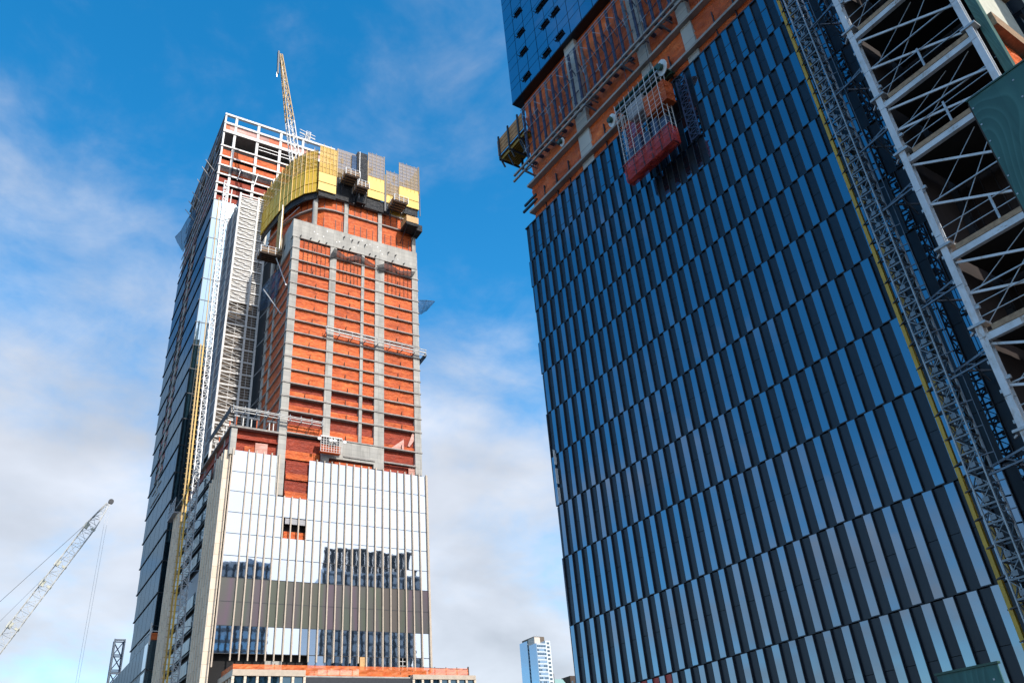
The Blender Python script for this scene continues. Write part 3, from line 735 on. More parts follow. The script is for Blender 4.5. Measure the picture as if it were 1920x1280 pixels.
# side (receding) bays
sb = [(151.5, 161.2), (162.4, 166.3)]
for k in range(len(zs)):
    z0 = zs[k] if k else 72.4; z1 = (zs[k + 1] if k + 1 < len(zs) else 122.4) - .27
    for b0, b1 in sb:
        m = MB(); tarp_sheet(m, b0, b1, z0, z1, 42.05, 1, .12, k * 3.1 + b0, along='b', nu=10, nv=6); m.build('side_tarpaulin', 'orange_tarp', bt, smooth=True)
# deep beam
m = MB(); m.box(41.6, 73.3, V0 - .12, V0 + 1.4, 122.36, 127.5); m.build('deep_beam', 'concrete', bt)
m = MB(); m.box(41.6, 42.6, V0 + 1.41, 158.4, 119.4, 127.5); m.build('side_wall', 'concrete', bt)
m = MB(); rn = random.Random(9)
for a, z in ((53.9, 125.9), (56, 125.6), (57.6, 125.6), (59.3, 125.3), (65.4, 125), (67.3, 124.7), (43.4, 122.7), (45.8, 122.7), (47.8, 122.6), (49.6, 122.6), (53.8, 122.9), (55.5, 122.9), (60.5, 122.9), (62, 122.8), (66.5, 122.7), (69.5, 122.8)):
    m.bar((a, V0 - .1, z), (a + .08, V0 - .75, z - .12), .18, .3)
m.build('form_bracket', 'dark_steel', bt)
m = MB()
for k in range(16): m.disc((46.5 + rn.uniform(0, 24), V0 - .13, 123.6 + rn.uniform(0, 3.2)), .14, .06, (0, 1, 0), 8)
m.build('tie_hole_plug', 'white_disc', bt)
m = MB(); m.box(41.55, 41.62, 155.3, 156.2, 122.4, 123.6); m.build('wall_opening', 'dark_void', bt)
# floors above the beam, with a rounded left corner
curve = [(40.6, 168.5), (41.4, 162.5), (42.6, 158.2), (44.2, 154.6), (46.2, 151.9), (48.6, 150.4), (51.4, 150.0)]
plan = curve + [(73.2, 150.0), (73.2, 168.5)]
for z in (133.75, 137.7):
    m = MB(); m.prism([(a, b) for a, b in reversed(plan)][::-1], z - .34, z); m.build('upper_slab', 'slab_edge', bt)
pin = [(a + .55, b + .55) for a, b in curve] + [(72.9, 150.55)]
m = MB()
for z0, z1 in ((127.52, 133.4), (133.76, 137.4)): m.strip(pin, z0, z1, .08)
for (a0, a1) in ((43.5, 47), (54.8, 62.8), (64.2, 72.4)): pass
m.build('upper_tarpaulin', 'orange_tarp', bt)
m = MB()
for z0 in (127.52, 133.78):
    for p, q in zip(pin[:-1], pin[1:]):
        L_ = math.hypot(q[0] - p[0], q[1] - p[1]); nn = max(1, int(L_ / 1.6))
        for k in range(nn):
            t = k / nn; x, y = p[0] + (q[0] - p[0]) * t, p[1] + (q[1] - p[1]) * t; m.box(x - .04, x + .04, y - .2, y - .08, z0, z0 + 3.6)
m.each('upper_net_post', 'dark_steel', bt)
for a, r in ((47.0, .62),):
    m = MB(); m.bar((a, 151.3, 127.5), (a, 151.3, 137.4), 2 * r, 2 * r, 16); m.build('round_column', 'concrete', bt, smooth=False)
for a0, a1 in ((53.95, 54.95), (62.85, 63.85), (72.1, 73.1)):
    m = MB(); m.box(a0, a1, V0 + .02, V0 + 1.0, 127.52, 133.4); m.box(a0, a1, V0 + .02, V0 + 1.0, 133.76, 137.35); m.build('upper_column', 'concrete', bt)

# ---- podium part: left return floors, glass, fins
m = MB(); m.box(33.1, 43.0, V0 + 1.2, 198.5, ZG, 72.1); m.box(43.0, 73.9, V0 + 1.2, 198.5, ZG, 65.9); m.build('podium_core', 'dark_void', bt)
m = MB(); m.box(32.3, 41.85, V0 - .3, 198.6, 72.12, 72.5); m.build('terrace_slab', 'slab_edge', bt)
m = MB(); m.box(32.7, 41.84, V0 + .1, V0 + 1.2, 70.0, 70.25); m.box(32.8, 33.1, V0 + 1.2, 192, 70.0, 70.25); m.build('podium_slab', 'red_net', bt)
m = MB(); m.box(32.6, 33.75, V0 - .05, V0 + 1.1, 66.5, 72.1); m.build('corner_column', 'concrete', bt)
for a0, a1, z0, z1 in ((33.75, 41.85, 67.2, 70.0), (33.75, 41.85, 70.26, 72.1), (43.45, 50.85, 67, 72.3), (52.4, 62.2, 66.4, 68.6), (64.5, 71.85, 66.5, 69.3), (64.5, 71.85, 69.6, 72.9), (43.9, 49.0, 59.2, 67.0)):
    m = MB(); tarp_sheet(m, a0, a1, z0, z1, V0 + .8, 1, .07, a0 + z0, nu=8, nv=5); m.build('podium_net', 'red_net', bt, smooth=True)
for a0, a1, z0, z1 in ((43.5, 50.6, 67.4, 69.2), (52.5, 62.0, 66.9, 68.2), (35.5, 39.0, 67.4, 68.8), (44.0, 49, 63.1, 64.4), (44.0, 49.0, 59.2, 60.6)):
    m = MB(); tarp_sheet(m, a0, a1, z0, z1, V0 + .5, 1, .1, a0 + z0, nu=8, nv=5); m.build('podium_tarpaulin', 'orange_tarp', bt, smooth=True)
for pts in ([(66.3, 73.1), (69.3, 75.6), (69.3, 73.1)], [(70.2, 74.2), (71.7, 78.3), (71.7, 75.6), (70.6, 74)], [(70.3, 66.8), (70.3, 69), (71.8, 70), (71.8, 67)], [(37.5, 67.4), (37.5, 69.6), (39.9, 69.7), (39.9, 67.4)]):  # thin pink sheets shaped and coloured as light reflected onto the nets
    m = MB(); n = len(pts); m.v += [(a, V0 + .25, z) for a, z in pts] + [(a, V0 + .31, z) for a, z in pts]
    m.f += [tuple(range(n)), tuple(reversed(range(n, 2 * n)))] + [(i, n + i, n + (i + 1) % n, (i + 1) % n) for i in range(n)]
    m.build('reflected_light_patch', 'pink_sheet', bt)
for b0, b1, z0, z1 in ((151.2, 164, 68, 72.1), (164, 191, 66, 70), (164, 191, 70.3, 72.1)):
    m = MB(); tarp_sheet(m, b0, b1, z0, z1, 33.05, 1, .06, b0, along='b', nu=14, nv=5); m.build('podium_side_net', 'red_net', bt, smooth=True)
m = MB()
for b in (156, 163, 172, 181, 190): m.box(32.9, 33.08, b, b + .8, 62, 72.1)
m.each('podium_side_column', 'concrete', bt)

GZ = [67.5, 63.1, 59.2, 55.1, 51.1, 47.0, 43.05, 38.9, 34.8, 30.2, 28.0]
BAY = [33.35, 34.75, 35.9, 37.05, 38.35, 39.75, 41.2, 42.7, 44.37, 46.05, 47.67, 49.3, 50.97, 52.64, 54.3, 55.9, 57.52, 59.2, 60.8, 62.5, 64.1, 65.76, 67.47, 69.15, 70.85, 72.55, 74.2]
BAY = [33.35] + [33.35 + (74.2 - 33.35) * i / 26 * (0.93 + 0.07 * i / 26) for i in range(1, 27)]
BAY = BAY[:1] + BAY[2:]
def ztop(i):
    x = (BAY[i] + BAY[i + 1]) / 2
    return 0 if x < 42.6 else 2 if x < 49.1 else 0
cells = []
for r in range(len(GZ) - 1):
    for i in range(len(BAY) - 1):
        x = (BAY[i] + BAY[i + 1]) / 2
        if r < ztop(i) and 42.6 < x < 49.1: continue
        if r == 3 and 44.3 < x < 49.1: continue                 # open hole
        if r in (6, 7): continue                                  # louvre band
        if r == 9 and (x < 50.5 or 60 < x < 61.5 or 67 < x < 70): continue
        cells.append((BAY[i], BAY[i + 1], GZ[r + 1], GZ[r], r, i))
def gpane(m, c):
    a0, a1, z0, z1, r, i = c; rn = random.Random(r * 100 + i); s, t = rn.uniform(-.005, .005), rn.uniform(-.009, .009)
    n = len(m.v)
    m.v += [(a0 + .06, V0 + .03 + s, z0 + .07), (a1 - .06, V0 + .03 - s, z0 + .07), (a1 - .06, V0 + .03 - s + t, z1 - .07), (a0 + .06, V0 + .03 + s + t, z1 - .07)]
    m.v += [(x, y + .05, z) for x, y, z in m.v[n:n + 4]]
    m.f += [(n, n + 1, n + 2, n + 3), (n + 7, n + 6, n + 5, n + 4), (n, n + 4, n + 5, n + 1), (n + 1, n + 5, n + 6, n + 2), (n + 2, n + 6, n + 7, n + 3), (n + 3, n + 7, n + 4, n)]
many(cells, 'window', 'mirror_glass', bt, gpane, lambda c: -(c[1] - c[0]) * (c[3] - c[2]) + .01 * c[2])
m = MB()
for q, z in enumerate(GZ[1:-1]):
    if q in (0, 1, 2, 3): m.box(BAY[0], 43.2, V0 + .02, V0 + .13, z - .05, z + .05); m.box(49.2, BAY[-1], V0 + .02, V0 + .13, z - .05, z + .05)
    else: m.box(BAY[0], BAY[-1], V0 + .02, V0 + .045, z - .05, z + .05)
m.each('transom', 'dark_steel', bt)
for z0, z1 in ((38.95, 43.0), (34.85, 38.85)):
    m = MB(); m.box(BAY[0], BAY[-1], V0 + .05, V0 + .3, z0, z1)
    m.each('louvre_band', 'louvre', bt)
m = MB()
for i, a in enumerate(BAY):
    x = a; zt = 67.75
    if 43.2 < x < 48.8: zt = 59.3
    zb = 27.9 if x > 60.2 or x < 35 else 29.0
    m.box(a - .11, a + .11, V0 - .34, V0 + .02, zb, zt)
m.box(BAY[-1] - .02, BAY[-1] + .28, V0 - .35, V0 + 1.0, 27.6, 67.6)
m.each('front_fin', 'fin_bronze', bt)
m = MB(); m.box(44.3, 49.1, V0 + .6, V0 + .9, 51.2, 52.6); m.build('hole_parapet', 'orange_tarp', bt)
m = MB(); m.box(44.3, 49.1, V0 + .06, V0 + .2, 53.9, 55.0); m.build('hole_lintel', 'grey_crate', bt)
m = MB(); m.box(59.85, 61.3, V0 + .05, V0 + .2, 28.0, 30.3); m.build('boarded_panel', 'timber', bt)
m = MB(); m.box(52, 59.8, V0 + .3, V0 + .5, 27, 28.1); m.build('white_panel', 'white_disc', bt)
m = MB()
for a in (42.5, 50.6): m.box(a, a + 3, V0 + .5, V0 + 1.1, 26, 29.2)
m.each('base_column', 'concrete', bt)
m = MB()
for z in (28.7, 29.5): m.box(67.1, 69.9, V0 + .05, V0 + .15, z, z + .1)
m.box(68.4, 68.5, V0 + .05, V0 + .15, 28, 30.2); m.build('site_window_frame', 'white_steel', bt)
# left return: two stone fin bays and the recess with glazed bays
for (b0, n, tops) in ((V0 + .15, 6, (67.6, 67.7, 67.9, 68.2, 64.6, 64.6)), (187.8, 5, (64.6, 68.2, 69.0, 70.2, 70.2))):
    for k in range(n):
        b = b0 + k * 2.05; zt = tops[k]
        m = MB(); m.box(31.95, 33.1, b + .7, b + 1.15, ZG, zt); m.box(32.95, 33.1, b + 1.15, b + 2.05, ZG, zt); m.box(32.95, 33.1, b, b + .7, ZG, zt); m.build('stone_fin', 'fin_stone', bt)
for k, z in enumerate([24, 28.1, 32.2, 36.3, 40.4, 44.6, 48.7, 52.8, 56.9, 61.0, 64.9]):
    if k == 5:
        m = MB(); m.box(32.9, 33.09, 162.8, 187.4, z, z + 3.9); m.build('blank_panel', 'grey_crate', bt); continue
    m = MB()
    for q in range(9): b = 163.0 + q * 2.72; m.box(32.3, 32.45, b, b + 2.62, z + 1.2, z + 3.5)
    m.build('side_glazing', 'balcony_glass', bt)
    m = MB(); m.box(32.5, 33.09, 162.8, 187.6, z + .8, z + 1.15); m.box(32.35, 32.5, 162.8, 187.6, z + 3.52, z + 3.65); m.build('side_ledge', 'dark_steel', bt)

# ---- climbing formwork cocoon
cw = thing('climbing_formwork', 'yellow climbing formwork screen wrapped round the crown of the concrete tower', 'formwork', (55, 150, 136))
cl = [(39.2, 174.5), (39.95, 167.5), (40.9, 161.0), (42.3, 155.8), (44.3, 152.0), (46.6, 149.9)]
def bend(p, q, z0, z1, name, mat, t=.16): m = MB(); m.bar((p[0], p[1], (z0 + z1) / 2), (q[0], q[1], (z0 + z1) / 2), t, z1 - z0); m.build(name, mat, cw)
for i, (p, q) in enumerate(zip(cl[:-1], cl[1:])):
    bend(p, q, 137.75, 140.35, 'yellow_panel', 'yellow_sheet'); bend(p, q, 140.6, 145.2, 'yellow_panel', 'yellow_sheet')
    bend(p, q, 145.22, 151.4, 'mesh_screen', 'yellow_net', .06)
fronts = [(46.7, 51.2, 137.8, 140.4, 143.6, 152.3), (59.5, 64.0, 140.3, 142.9, 147.3, 155.3), (64.6, 67.9, 140.3, 142.9, 143.2, 151.0), (68.2, 73.75, 141.1, 143.6, 147.3, 155.4)]
for j, (a0, a1, z0, zm, z1, zt) in enumerate(fronts):
    m = MB(); m.box(a0, a1, 148.9, 149.06, z0, zm - .12); m.build('yellow_panel', 'yellow_sheet', cw)
    m = MB(); m.box(a0, a1, 148.9, 149.06, zm + .12, z1); m.build('yellow_panel', 'yellow_sheet', cw)
    m = MB(); m.box(a0, a1, 148.96, 149.0, z1 + .02, zt); m.build('mesh_screen', 'grey_net' if j else 'yellow_net', cw)
m = MB(); m.box(51.3, 59.4, 148.98, 149.02, 145.2, 153.2); m.build('mesh_screen', 'grey_net', cw)
m = MB(); m.box(73.62, 73.75, 149.1, 166, 141.1, 147.3); m.build('yellow_panel', 'yellow_sheet', cw)
m = MB(); m.box(73.66, 73.7, 149.1, 166, 147.35, 155.4); m.build('mesh_screen', 'yellow_net', cw)
# inner plywood wall form seen through the mesh
m = MB()
for a0, a1, z1 in ((46.9, 51.3, 147.5), (51.5, 59.2, 148.0), (59.5, 63.6, 149), (64.8, 73.4, 148.2)): m.box(a0, a1, 150.4, 150.8, 138, z1)
m.strip([(a + .9, b + .9) for a, b in cl], 138, 147, .3); m.each('inner_form', 'ochre_paint', cw)
m = MB()
P = [(p, 143.6, 151.6) for p in cl]
for i, (p, q) in enumerate(zip(cl[:-1], cl[1:])):
    for t in (.0, .33, .66): x, y = p[0] + (q[0] - p[0]) * t, p[1] + (q[1] - p[1]) * t; m.bar((x - .1, y - .12, 137.7), (x - .1, y - .12, 152.4), .15 if t == 0 else .08)
    for z in (144.6, 146, 147.4, 148.8, 150.2, 151.4): m.bar((p[0] - .08, p[1] - .1, z), (q[0] - .08, q[1] - .1, z), .06)
for (a0, a1, z0, zm, z1, zt) in fronts[:1]:
    for k in range(6): a = a0 + (a1 - a0) * k / 5; m.bar((a, 148.8, z1), (a, 148.8, zt + (k % 2) * .7), .09)
    for k in range(6): z = z1 + (zt - z1) * k / 5; m.bar((a0, 148.85, z), (a1, 148.85, z), .06)
m.build('mesh_frame', 'yellow_paint', cw)
m = MB()
for (a0, a1, z0, zm, z1, zt) in fronts[1:] + [(51.3, 59.4, 0, 0, 144.2, 152.0)]:
    n = max(3, int((a1 - a0) / 1.1))
    for k in range(n + 1): a = a0 + (a1 - a0) * k / n; m.bar((a, 148.8, z1 - 1.0), (a, 148.8, zt + .3 * (k % 3)), .09 if k in (0, n) else .05)
    for k in range(8): z = z1 + (zt - z1) * k / 7; m.bar((a0, 148.85, z), (a1, 148.85, z), .05)
m.build('mesh_frame', 'ochre_paint', cw)
m = MB(); m.strip([(a + .35, b + .35) for a, b in cl], 135.9, 137.9, .2); m.box(47.0, 51.3, 149.3, 149.5, 136.3, 137.9); m.box(51.3, 59.4, 149.4, 149.6, 137.0, 144.0)
m.box(59.4, 65.6, 149.3, 149.5, 136.9, 140.35); m.box(66, 73.5, 149.3, 149.5, 138.9, 141.1); m.build('black_skirt', 'black_wrap', cw)
m = MB(); m.box(64.05, 64.55, 148.85, 149.4, 137.2, 149.5); m.bar((74.0, 148.9, 139), (74.0, 148.9, 156), .2); m.build('end_post', 'dark_steel', cw)
# inner grillage: things seen through and over the mesh
m = MB(); rn = random.Random(2)
for k in range(26):
    a = rn.uniform(47, 73); z = rn.uniform(144, 150.5); m.box(a, a + rn.uniform(.3, 1.2), 149.6, 150.2, z, z + rn.uniform(.4, 1.6))
m.build('form_clutter', 'ochre_paint', cw)
bw = thing('black_wrapped_column', 'tall black wrapped column rising out of the yellow formwork behind the loading platforms', 'column', (57.5, 149.5, 137))
m = MB(); tarp_sheet(m, 56.3, 59.1, 143.0, 153.8, 148.3, 1, .14, 3, nu=8, nv=16); tarp_sheet(m, 148.3, 150.2, 143, 153.6, 56.3, 1, .1, 5, along='b', nu=5, nv=14)
tarp_sheet(m, 148.3, 150.2, 143, 153.6, 59.1, 1, .1, 7, along='b', nu=5, nv=14); m.box(56.5, 58.9, 148.5, 150.2, 137.2, 153.5); m.build('wrap', 'black_wrap', bw)
m = MB(); m.box(55.0, 56.25, 148.6, 149.6, 144, 152.3); m.build('side_wrap', 'blue_net', bw)
m = MB(); m.bar((56.9, 148.1, 138), (56.9, 148.1, 153.7), .1); m.build('strap', 'galvanised', bw)

def platform(label, a0, a1, bf, bb, z, railh=1.5):
    t = thing('loading_platform', label, 'platform', ((a0 + a1) / 2, (bf + bb) / 2, z), 'steel loading platforms cantilevered from the tower')
    m = MB(); m.box(a0, a1, bf, bb, z, z + .2); m.build('deck', 'plank', t)
    m = MB()
    for k in range(5): b = bf + .1 + (bb - bf - .4) * k / 4; m.box(a0 + .05, a1 - .05, b, b + .16, z - .34, z - .01)
    m.each('joist', 'brown_ply', t)
    m = MB()
    for k in range(3): m.box(a0, a1, bf - .07, bf, z + .05 + k * railh / 3.2, z + .05 + k * railh / 3.2 + railh / 4.6)
    for k in range(3): m.box(a1, a1 + .07, bf, bb, z + .05 + k * railh / 3.2, z + .05 + k * railh / 3.2 + railh / 4.6); m.box(a0 - .07, a0, bf, bb, z + .05 + k * railh / 3.2, z + .05 + k * railh / 3.2 + railh / 4.6)
    m.build('side_plank', 'plank', t)
    m = MB()
    for k in range(4): a = a0 + (a1 - a0) * k / 3; m.box(a - .05, a + .05, bf - .16, bf - .08, z - .2, z + railh + .3)
    for z2 in (railh * .5, railh + .25): m.bar((a0, bf - .12, z + z2), (a1, bf - .12, z + z2), .07)
    for b in (bf, (bf + bb) / 2, bb - .1):
        for a in (a0 - .1, a1 + .1): m.box(a - .05, a + .05, b, b + .1, z - .2, z + railh + .3)
    for a in (a0 - .1, a1 + .1): m.bar((a, bf, z + railh + .25), (a, bb, z + railh + .25), .07)
    m.build('guardrail', 'pale_steel', t)
    m = MB()
    for a in (a0 + .3, a1 - .3): m.bar((a, bf + .5, z - .3), (a, bb, z - 3.2), .12); m.bar((a, bb - .3, z - .3), (a, bb - .3, z - 3.4), .12)
    m.each('raking_strut', 'dark_steel', t)
    return t
platform('topmost plank sided loading platform beside the black wrapped column', 52.3, 55.9, 145.2, 149.3, 142.2)
platform('small loading platform directly below the black wrapped column', 55.6, 58.5, 145.6, 149.3, 140.0)
platform('loading platform under the lower mesh screen, above the tan box', 65.2, 68.9, 145.2, 149.3, 138.6)
platform('loading platform on the shaded side of the concrete tower above a blue net', 36.6, 41.6, 157.5, 161.0, 121.7)
bxp = thing('tan_loading_box', 'tan loading box on dark beams at the upper corner of the concrete tower', 'loading box', (70.5, 147.5, 132.5))
m = MB(); m.box(68.7, 72.0, 145.8, 149.4, 133.4, 135.3); m.build('box_body', 'timber', bxp)
m = MB(); m.box(68.7, 72.0, 145.9, 149.6, 132.6, 133.38); m.box(72.05, 73.6, 147, 150.4, 132.4, 134.3); m.build('box_base', 'black_wrap', bxp)
m = MB()
for a in (69, 71.7): m.bar((a, 146, 132.6), (a, 150.4, 129.6), .14)
m.each('raking_strut', 'dark_steel', bxp)
yb = thing('yellow_board', 'tall ochre board standing in the gap beside the concrete beam', 'board', (40.9, 158.5, 121.8))
m = MB(); m.box(40.6, 40.8, 156.3, 160.2, 122.2, 135.4); m.build('board', 'ochre_paint', yb)
m = MB(); m.bar((40.5, 156.4, 122), (40.5, 156.4, 136.2), .12); m.bar((40.9, 156.4, 131), (43.5, 152.5, 133.6), .1); m.build('edge_pole', 'galvanised', yb)
def drape(name, label, pts, mat, thick=.05):
    """net slung between top edge points and bottom edge points"""
    t = thing(name, label, 'net', pts[0][0]); m = MB()
    top, bot = [Vector(p) for p in pts[0]], [Vector(p) for p in pts[1]]
    def along(l, u):
        f = u * (len(l) - 1); i = min(int(f), len(l) - 2); return l[i].lerp(l[i + 1], f - i)
    def fn(u, v):
        p = along(top, u).lerp(along(bot, u), v); s = math.sin(math.pi * v) * .35
        return (p.x + .15 * nz(u * 9, v * 5), p.y - s * .5 + .2 * nz(u * 7, v * 4, 2), p.z - s * .3)
    m.sheet(fn, 18, 8); m.build('net_sheet', mat, t, smooth=True)
    m = MB()
    for i in range(len(top) - 1): m.bar(top[i], top[i + 1], .07)
    for p, q in zip(top, bot): m.bar(p, q, .06)
    m.build('net_rope', 'dark_steel', t); return t
drape('dark_net', 'wider dark debris net sagging under the middle of the deep concrete beam', ([(50.9, 149.6, 119.9), (51.6, 149.3, 121.5), (54.6, 149.5, 120.0), (57.8, 149.2, 121.5), (61.8, 149.5, 119.9)], [(50.6, 149.7, 118.2), (52, 149.7, 119.2), (55, 149.7, 119.0), (57.6, 149.7, 119.5), (61.8, 149.7, 119.2)]), 'dark_net')
drape('dark_net', 'narrower dark debris net sagging under the far end of the deep concrete beam', ([(62.4, 149.5, 120.0), (65.1, 149.2, 121.4), (68.3, 149.5, 120.2), (72.6, 149.4, 121.2)], [(63.2, 149.7, 118.3), (65.5, 149.7, 119.2), (68.5, 149.7, 119.2), (71.3, 149.7, 118.8)]), 'dark_net')
drape('blue_net', 'dark blue catch net sticking out into the sky from the concrete tower', ([(73.6, 150.2, 113.4), (75.4, 149.4, 113.4), (77.4, 148.8, 113.3)], [(73.6, 151, 109.6), (74.6, 151, 110), (75.8, 150.5, 111)]), 'blue_net')
drape('blue_net', 'dark blue net hanging below the platform in the shaded gap beside the scaffold', ([(38.2, 160, 113.0), (40, 159, 116.5), (41.6, 157, 118.4)], [(38.8, 164, 109.0), (40.4, 162, 109.6), (41.6, 159, 111.2)]), 'blue_net')
for i, (p, q) in enumerate((((40.4, 158, 121.0), (41.5, 151.8, 109.6)), ((38.6, 160, 112.8), (41.5, 154.5, 103.6)))):
    t = thing('raking_pole', ('upper' if i == 0 else 'lower') + ' thin white raking pole in the shaded gap under the loading platform', 'pole', q)
    m = MB(); m.bar(p, q, .16); m.build('tube', 'white_steel', t); m = MB(); m.box(q[0] - .2, q[0] + .2, q[1] - .2, q[1] + .2, q[2] - .15, q[2] + .15); m.build('foot_plate', 'galvanised', t)

def pipes(label, p, q, rows, end):
    t = thing('pipe_rail', label, 'rail', p, 'horizontal rail bundles on the concrete tower'); up = Vector((0, 0, 1))
    for k, dz in enumerate(rows):
        m = MB(); m.bar((p[0], p[1] - .25 * (k % 2), p[2] + dz), (q[0], q[1] - .25 * (k % 2), q[2] + dz), .14, .15); m.build('pipe', 'pipe_grey', t)
    m = MB(); n = 9
    for k in range(n):
        f = k / (n - 1); x = Vector(p).lerp(Vector(q), f); m.bar((x.x, x.y + .15, x.z + min(rows) - .2), (x.x, x.y + .15, x.z + max(rows) + .5), .12); m.bar((x.x, x.y - .4, x.z), (x.x, x.y + 1.4, x.z), .14)
    m.each('rail_bracket', 'grey_steel', t)
    m = MB()
    for e in end: m.bar(*e, .16, .24)
    m.build('return_rail', 'dark_steel', t); return t
pipes('bundle of long grey rails across the middle of the orange tarpaulins', (50.3, 148.9, 97.6), (74.6, 148.9, 97.2), (0, .45, .9, 1.35),
      [((74.6, 149, 97 + d), (75.0, 153.5, 97.2 + d)) for d in (0, .5, 1.0)])
pipes('bundle of long grey rails along the front of the podium terrace', (32.3, 148.8, 75.1), (50.4, 148.8, 74.8), (0, .45, .9),
      [((31.9, 149, 75.0 + d), (31.6, 165, 74.8 + d)) for d in (0, .55, 1.1)])
# terrace edge clutter: white posts and orange barrels
for i, (a, b) in enumerate([(33.3, 149.6), (34.6, 149.7), (36.2, 149.7), (37.3, 149.8), (39.8, 149.8), (40.6, 149.8), (32.6, 152), (32.6, 154.5), (32.6, 157), (32.6, 160), (32.6, 163)]):
    t = thing('edge_post', 'small white posts with heads lining the terrace edge above the podium', 'post', (a, b, 72.5), 'edge posts on the podium terrace')
    m = MB(); m.box(a - .09, a + .09, b - .09, b + .09, 72.5, 74.6); m.build('post', 'white_steel' if i % 3 else 'orange_tarp', t)
    m = MB(); m.box(a - .5, a + .5, b - .2, b + .2, 74.3, 74.6); m.build('head', 'white_steel', t)
ck = thing('terrace_work_cage', 'small wire work cage with round white reels hanging above the podium glass', 'work cage', (52, 148.3, 68.9))
m = MB()
for k in range(9): a = 49.9 + k * .56; m.bar((a, 147.9, 68.9), (a, 147.9, 72.2), .08)
for k in range(7): z = 68.95 + k * .53; m.bar((49.8, 147.92, z), (54.4, 147.92, z), .07)
m.box(49.8, 54.4, 147.9, 149.3, 72.2, 72.4); m.build('wire_grid', 'white_steel', ck)
m = MB(); m.box(50, 54.2, 148.2, 149.1, 68.9, 69.3); m.box(50, 54.2, 148.4, 148.5, 69.3, 70.6); m.build('tray', 'orange_tarp', ck)
m = MB(); m.box(50.4, 51.6, 148.2, 149, 70.7, 72.1); m.box(52.9, 53.9, 148.2, 149, 70.8, 72.1); m.each('motor_box', 'dark_steel', ck)
for a in (49.4, 51.9, 52.7, 54.8):
    m = MB(); m.disc((a, 147.5, 71.4), .34, .12, (.2, 1, -.1), 14); m.build('reel_disc', 'white_disc', ck)  # the round discs are reels, this cage has no lamps

# ================================================================== scaffold hoist between the towers
hs = thing('scaffold_tower', 'white scaffold hoist tower with slatted landings between the two unfinished towers', 'scaffold tower', (37, 176, 72.5))
VB = 172.0
for a in (33.35, 38.1, 40.75):
    for b in (VB, 183.5):
        m = MB(); m.box(a - .22, a + .22, b - .22, b + .22, 72.5 if a > 34 else 60, 149.8); m.build('post', 'white_steel', hs)
FL = [76.4 + 3.27 * k for k in range(23)]
for k, z in enumerate(FL):
    m = MB(); m.box(33.52, 37.93, VB - .14, VB + .1, z, z + .30); m.box(38.27, 40.58, VB - .14, VB + .1, z, z + .30)
    m.box(33.25, 33.4, VB + .2, 183.3, z, z + .3); m.build('landing_beam', 'white_steel', hs)
    if k < len(FL) - 1:
        m = MB(); rn = random.Random(k)
        bright = k > 11
        nr = 5 if bright else 4
        for q in range(nr):
            y = z + .5 + q * (3.27 - .5) / nr; s = .22 if bright else .07
            m.box(33.55, 37.9, VB + .12, VB + .2, y, y + (s + .14 if bright else s)); m.box(38.3, 40.55, VB + .12, VB + .2, y, y + (s + .12 if bright and k > 15 else s * .8))
        for a in (35.7, 39.4): m.box(a - .04, a + .04, VB + .02, VB + .1, z + .35, z + 3.2)
        m.build('slat', 'white_steel', hs)
        m = MB(); m.bar((33.5, VB - .06, z + 2.9), (37.95, VB - .06, z + 1.5), .12); m.bar((33.5, VB - .06, z + 1.6), (37.95, VB - .06, z + .35), .12); m.each('brace', 'white_steel', hs)
        m = MB(); m.box(33.3, 33.36, VB + .3, 183.2, z + .35, z + 3.2); m.build('side_mesh', 'mauve_mesh', hs)
m = MB(); m.box(33.6, 40.5, VB + 1.2, VB + 1.4, 72.6, 149); m.build('back_screen', 'brown_board', hs)
m = MB(); m.box(33.4, 40.7, VB - .1, VB + .2, 149.2, 149.6)
m.build('top_beam', 'white_steel', hs)
m = MB()
for k in range(12): m.bar((33.8 + k * .35, VB + .4, 147.2), (33.9 + k * .35, VB + .2, 148.6), .14)
m.each('top_bracket', 'dark_steel', hs)
m = MB(); m.bar((33.2, 177.5, 60), (33.2, 177.5, 149), .3); m.bar((33.1, 183.5, 62), (33.1, 183.5, 160), .25); m.each('side_pole', 'white_steel', hs)
m = MB()
for k in range(9): z = 80 + k * 8; m.bar((40.9, VB, z), (42.3, 164, z + .4), .09); m.bar((40.9, VB, z), (42.3, 169, z + 2), .07)
m.each('wall_tie', 'galvanised', hs)

# ================================================================== mast hoist on the left flank
lm = thing('hoist_mast', 'yellow and grey lattice hoist mast rising beside stone fins', 'hoist mast', (31, 170, ZG))
# the mast leans a hand's breadth towards the tower it is tied to
T0, T1 = Vector((31.0, 163.0, ZG)), Vector((31.0, 181.3, 160.0))
m = MB(); m.truss(T0, T1, 1.15, 120, .13, .10, (0, 1, 0)); m.build('mast_lattice', 'galvanised', lm)
m = MB(); o = Vector((-1.35, 0, 0)); h = T0.lerp(T1, .66); m.bar(T0 + o, h + o, .34, .3); m.build('guide_rail', 'yellow_paint', lm)
m = MB(); m.bar(T0 + o * 1.45, h + o * 1.45, .22, .3); m.bar(h + o, T1 + o + Vector((0, 0, -6)), .22); m.build('energy_chain', 'ochre_paint', lm)
m = MB()
for k in range(90):
    p = T0.lerp(T1, .66 * k / 90); m.bar(p + o * 1.75, p + o * .3, .09)
m.each('rail_bracket', 'ochre_paint', lm)
for k in range(14):
    p = T0.lerp(T1, .06 + k * .065); m = MB(); m.bar(p, (33.0, p.y + 3.5, p.z), .11); m.bar(p + Vector((0, 0, .9)), (33.0, p.y - 2, p.z + .9), .11); m.each('wall_tie', 'grey_steel', lm)

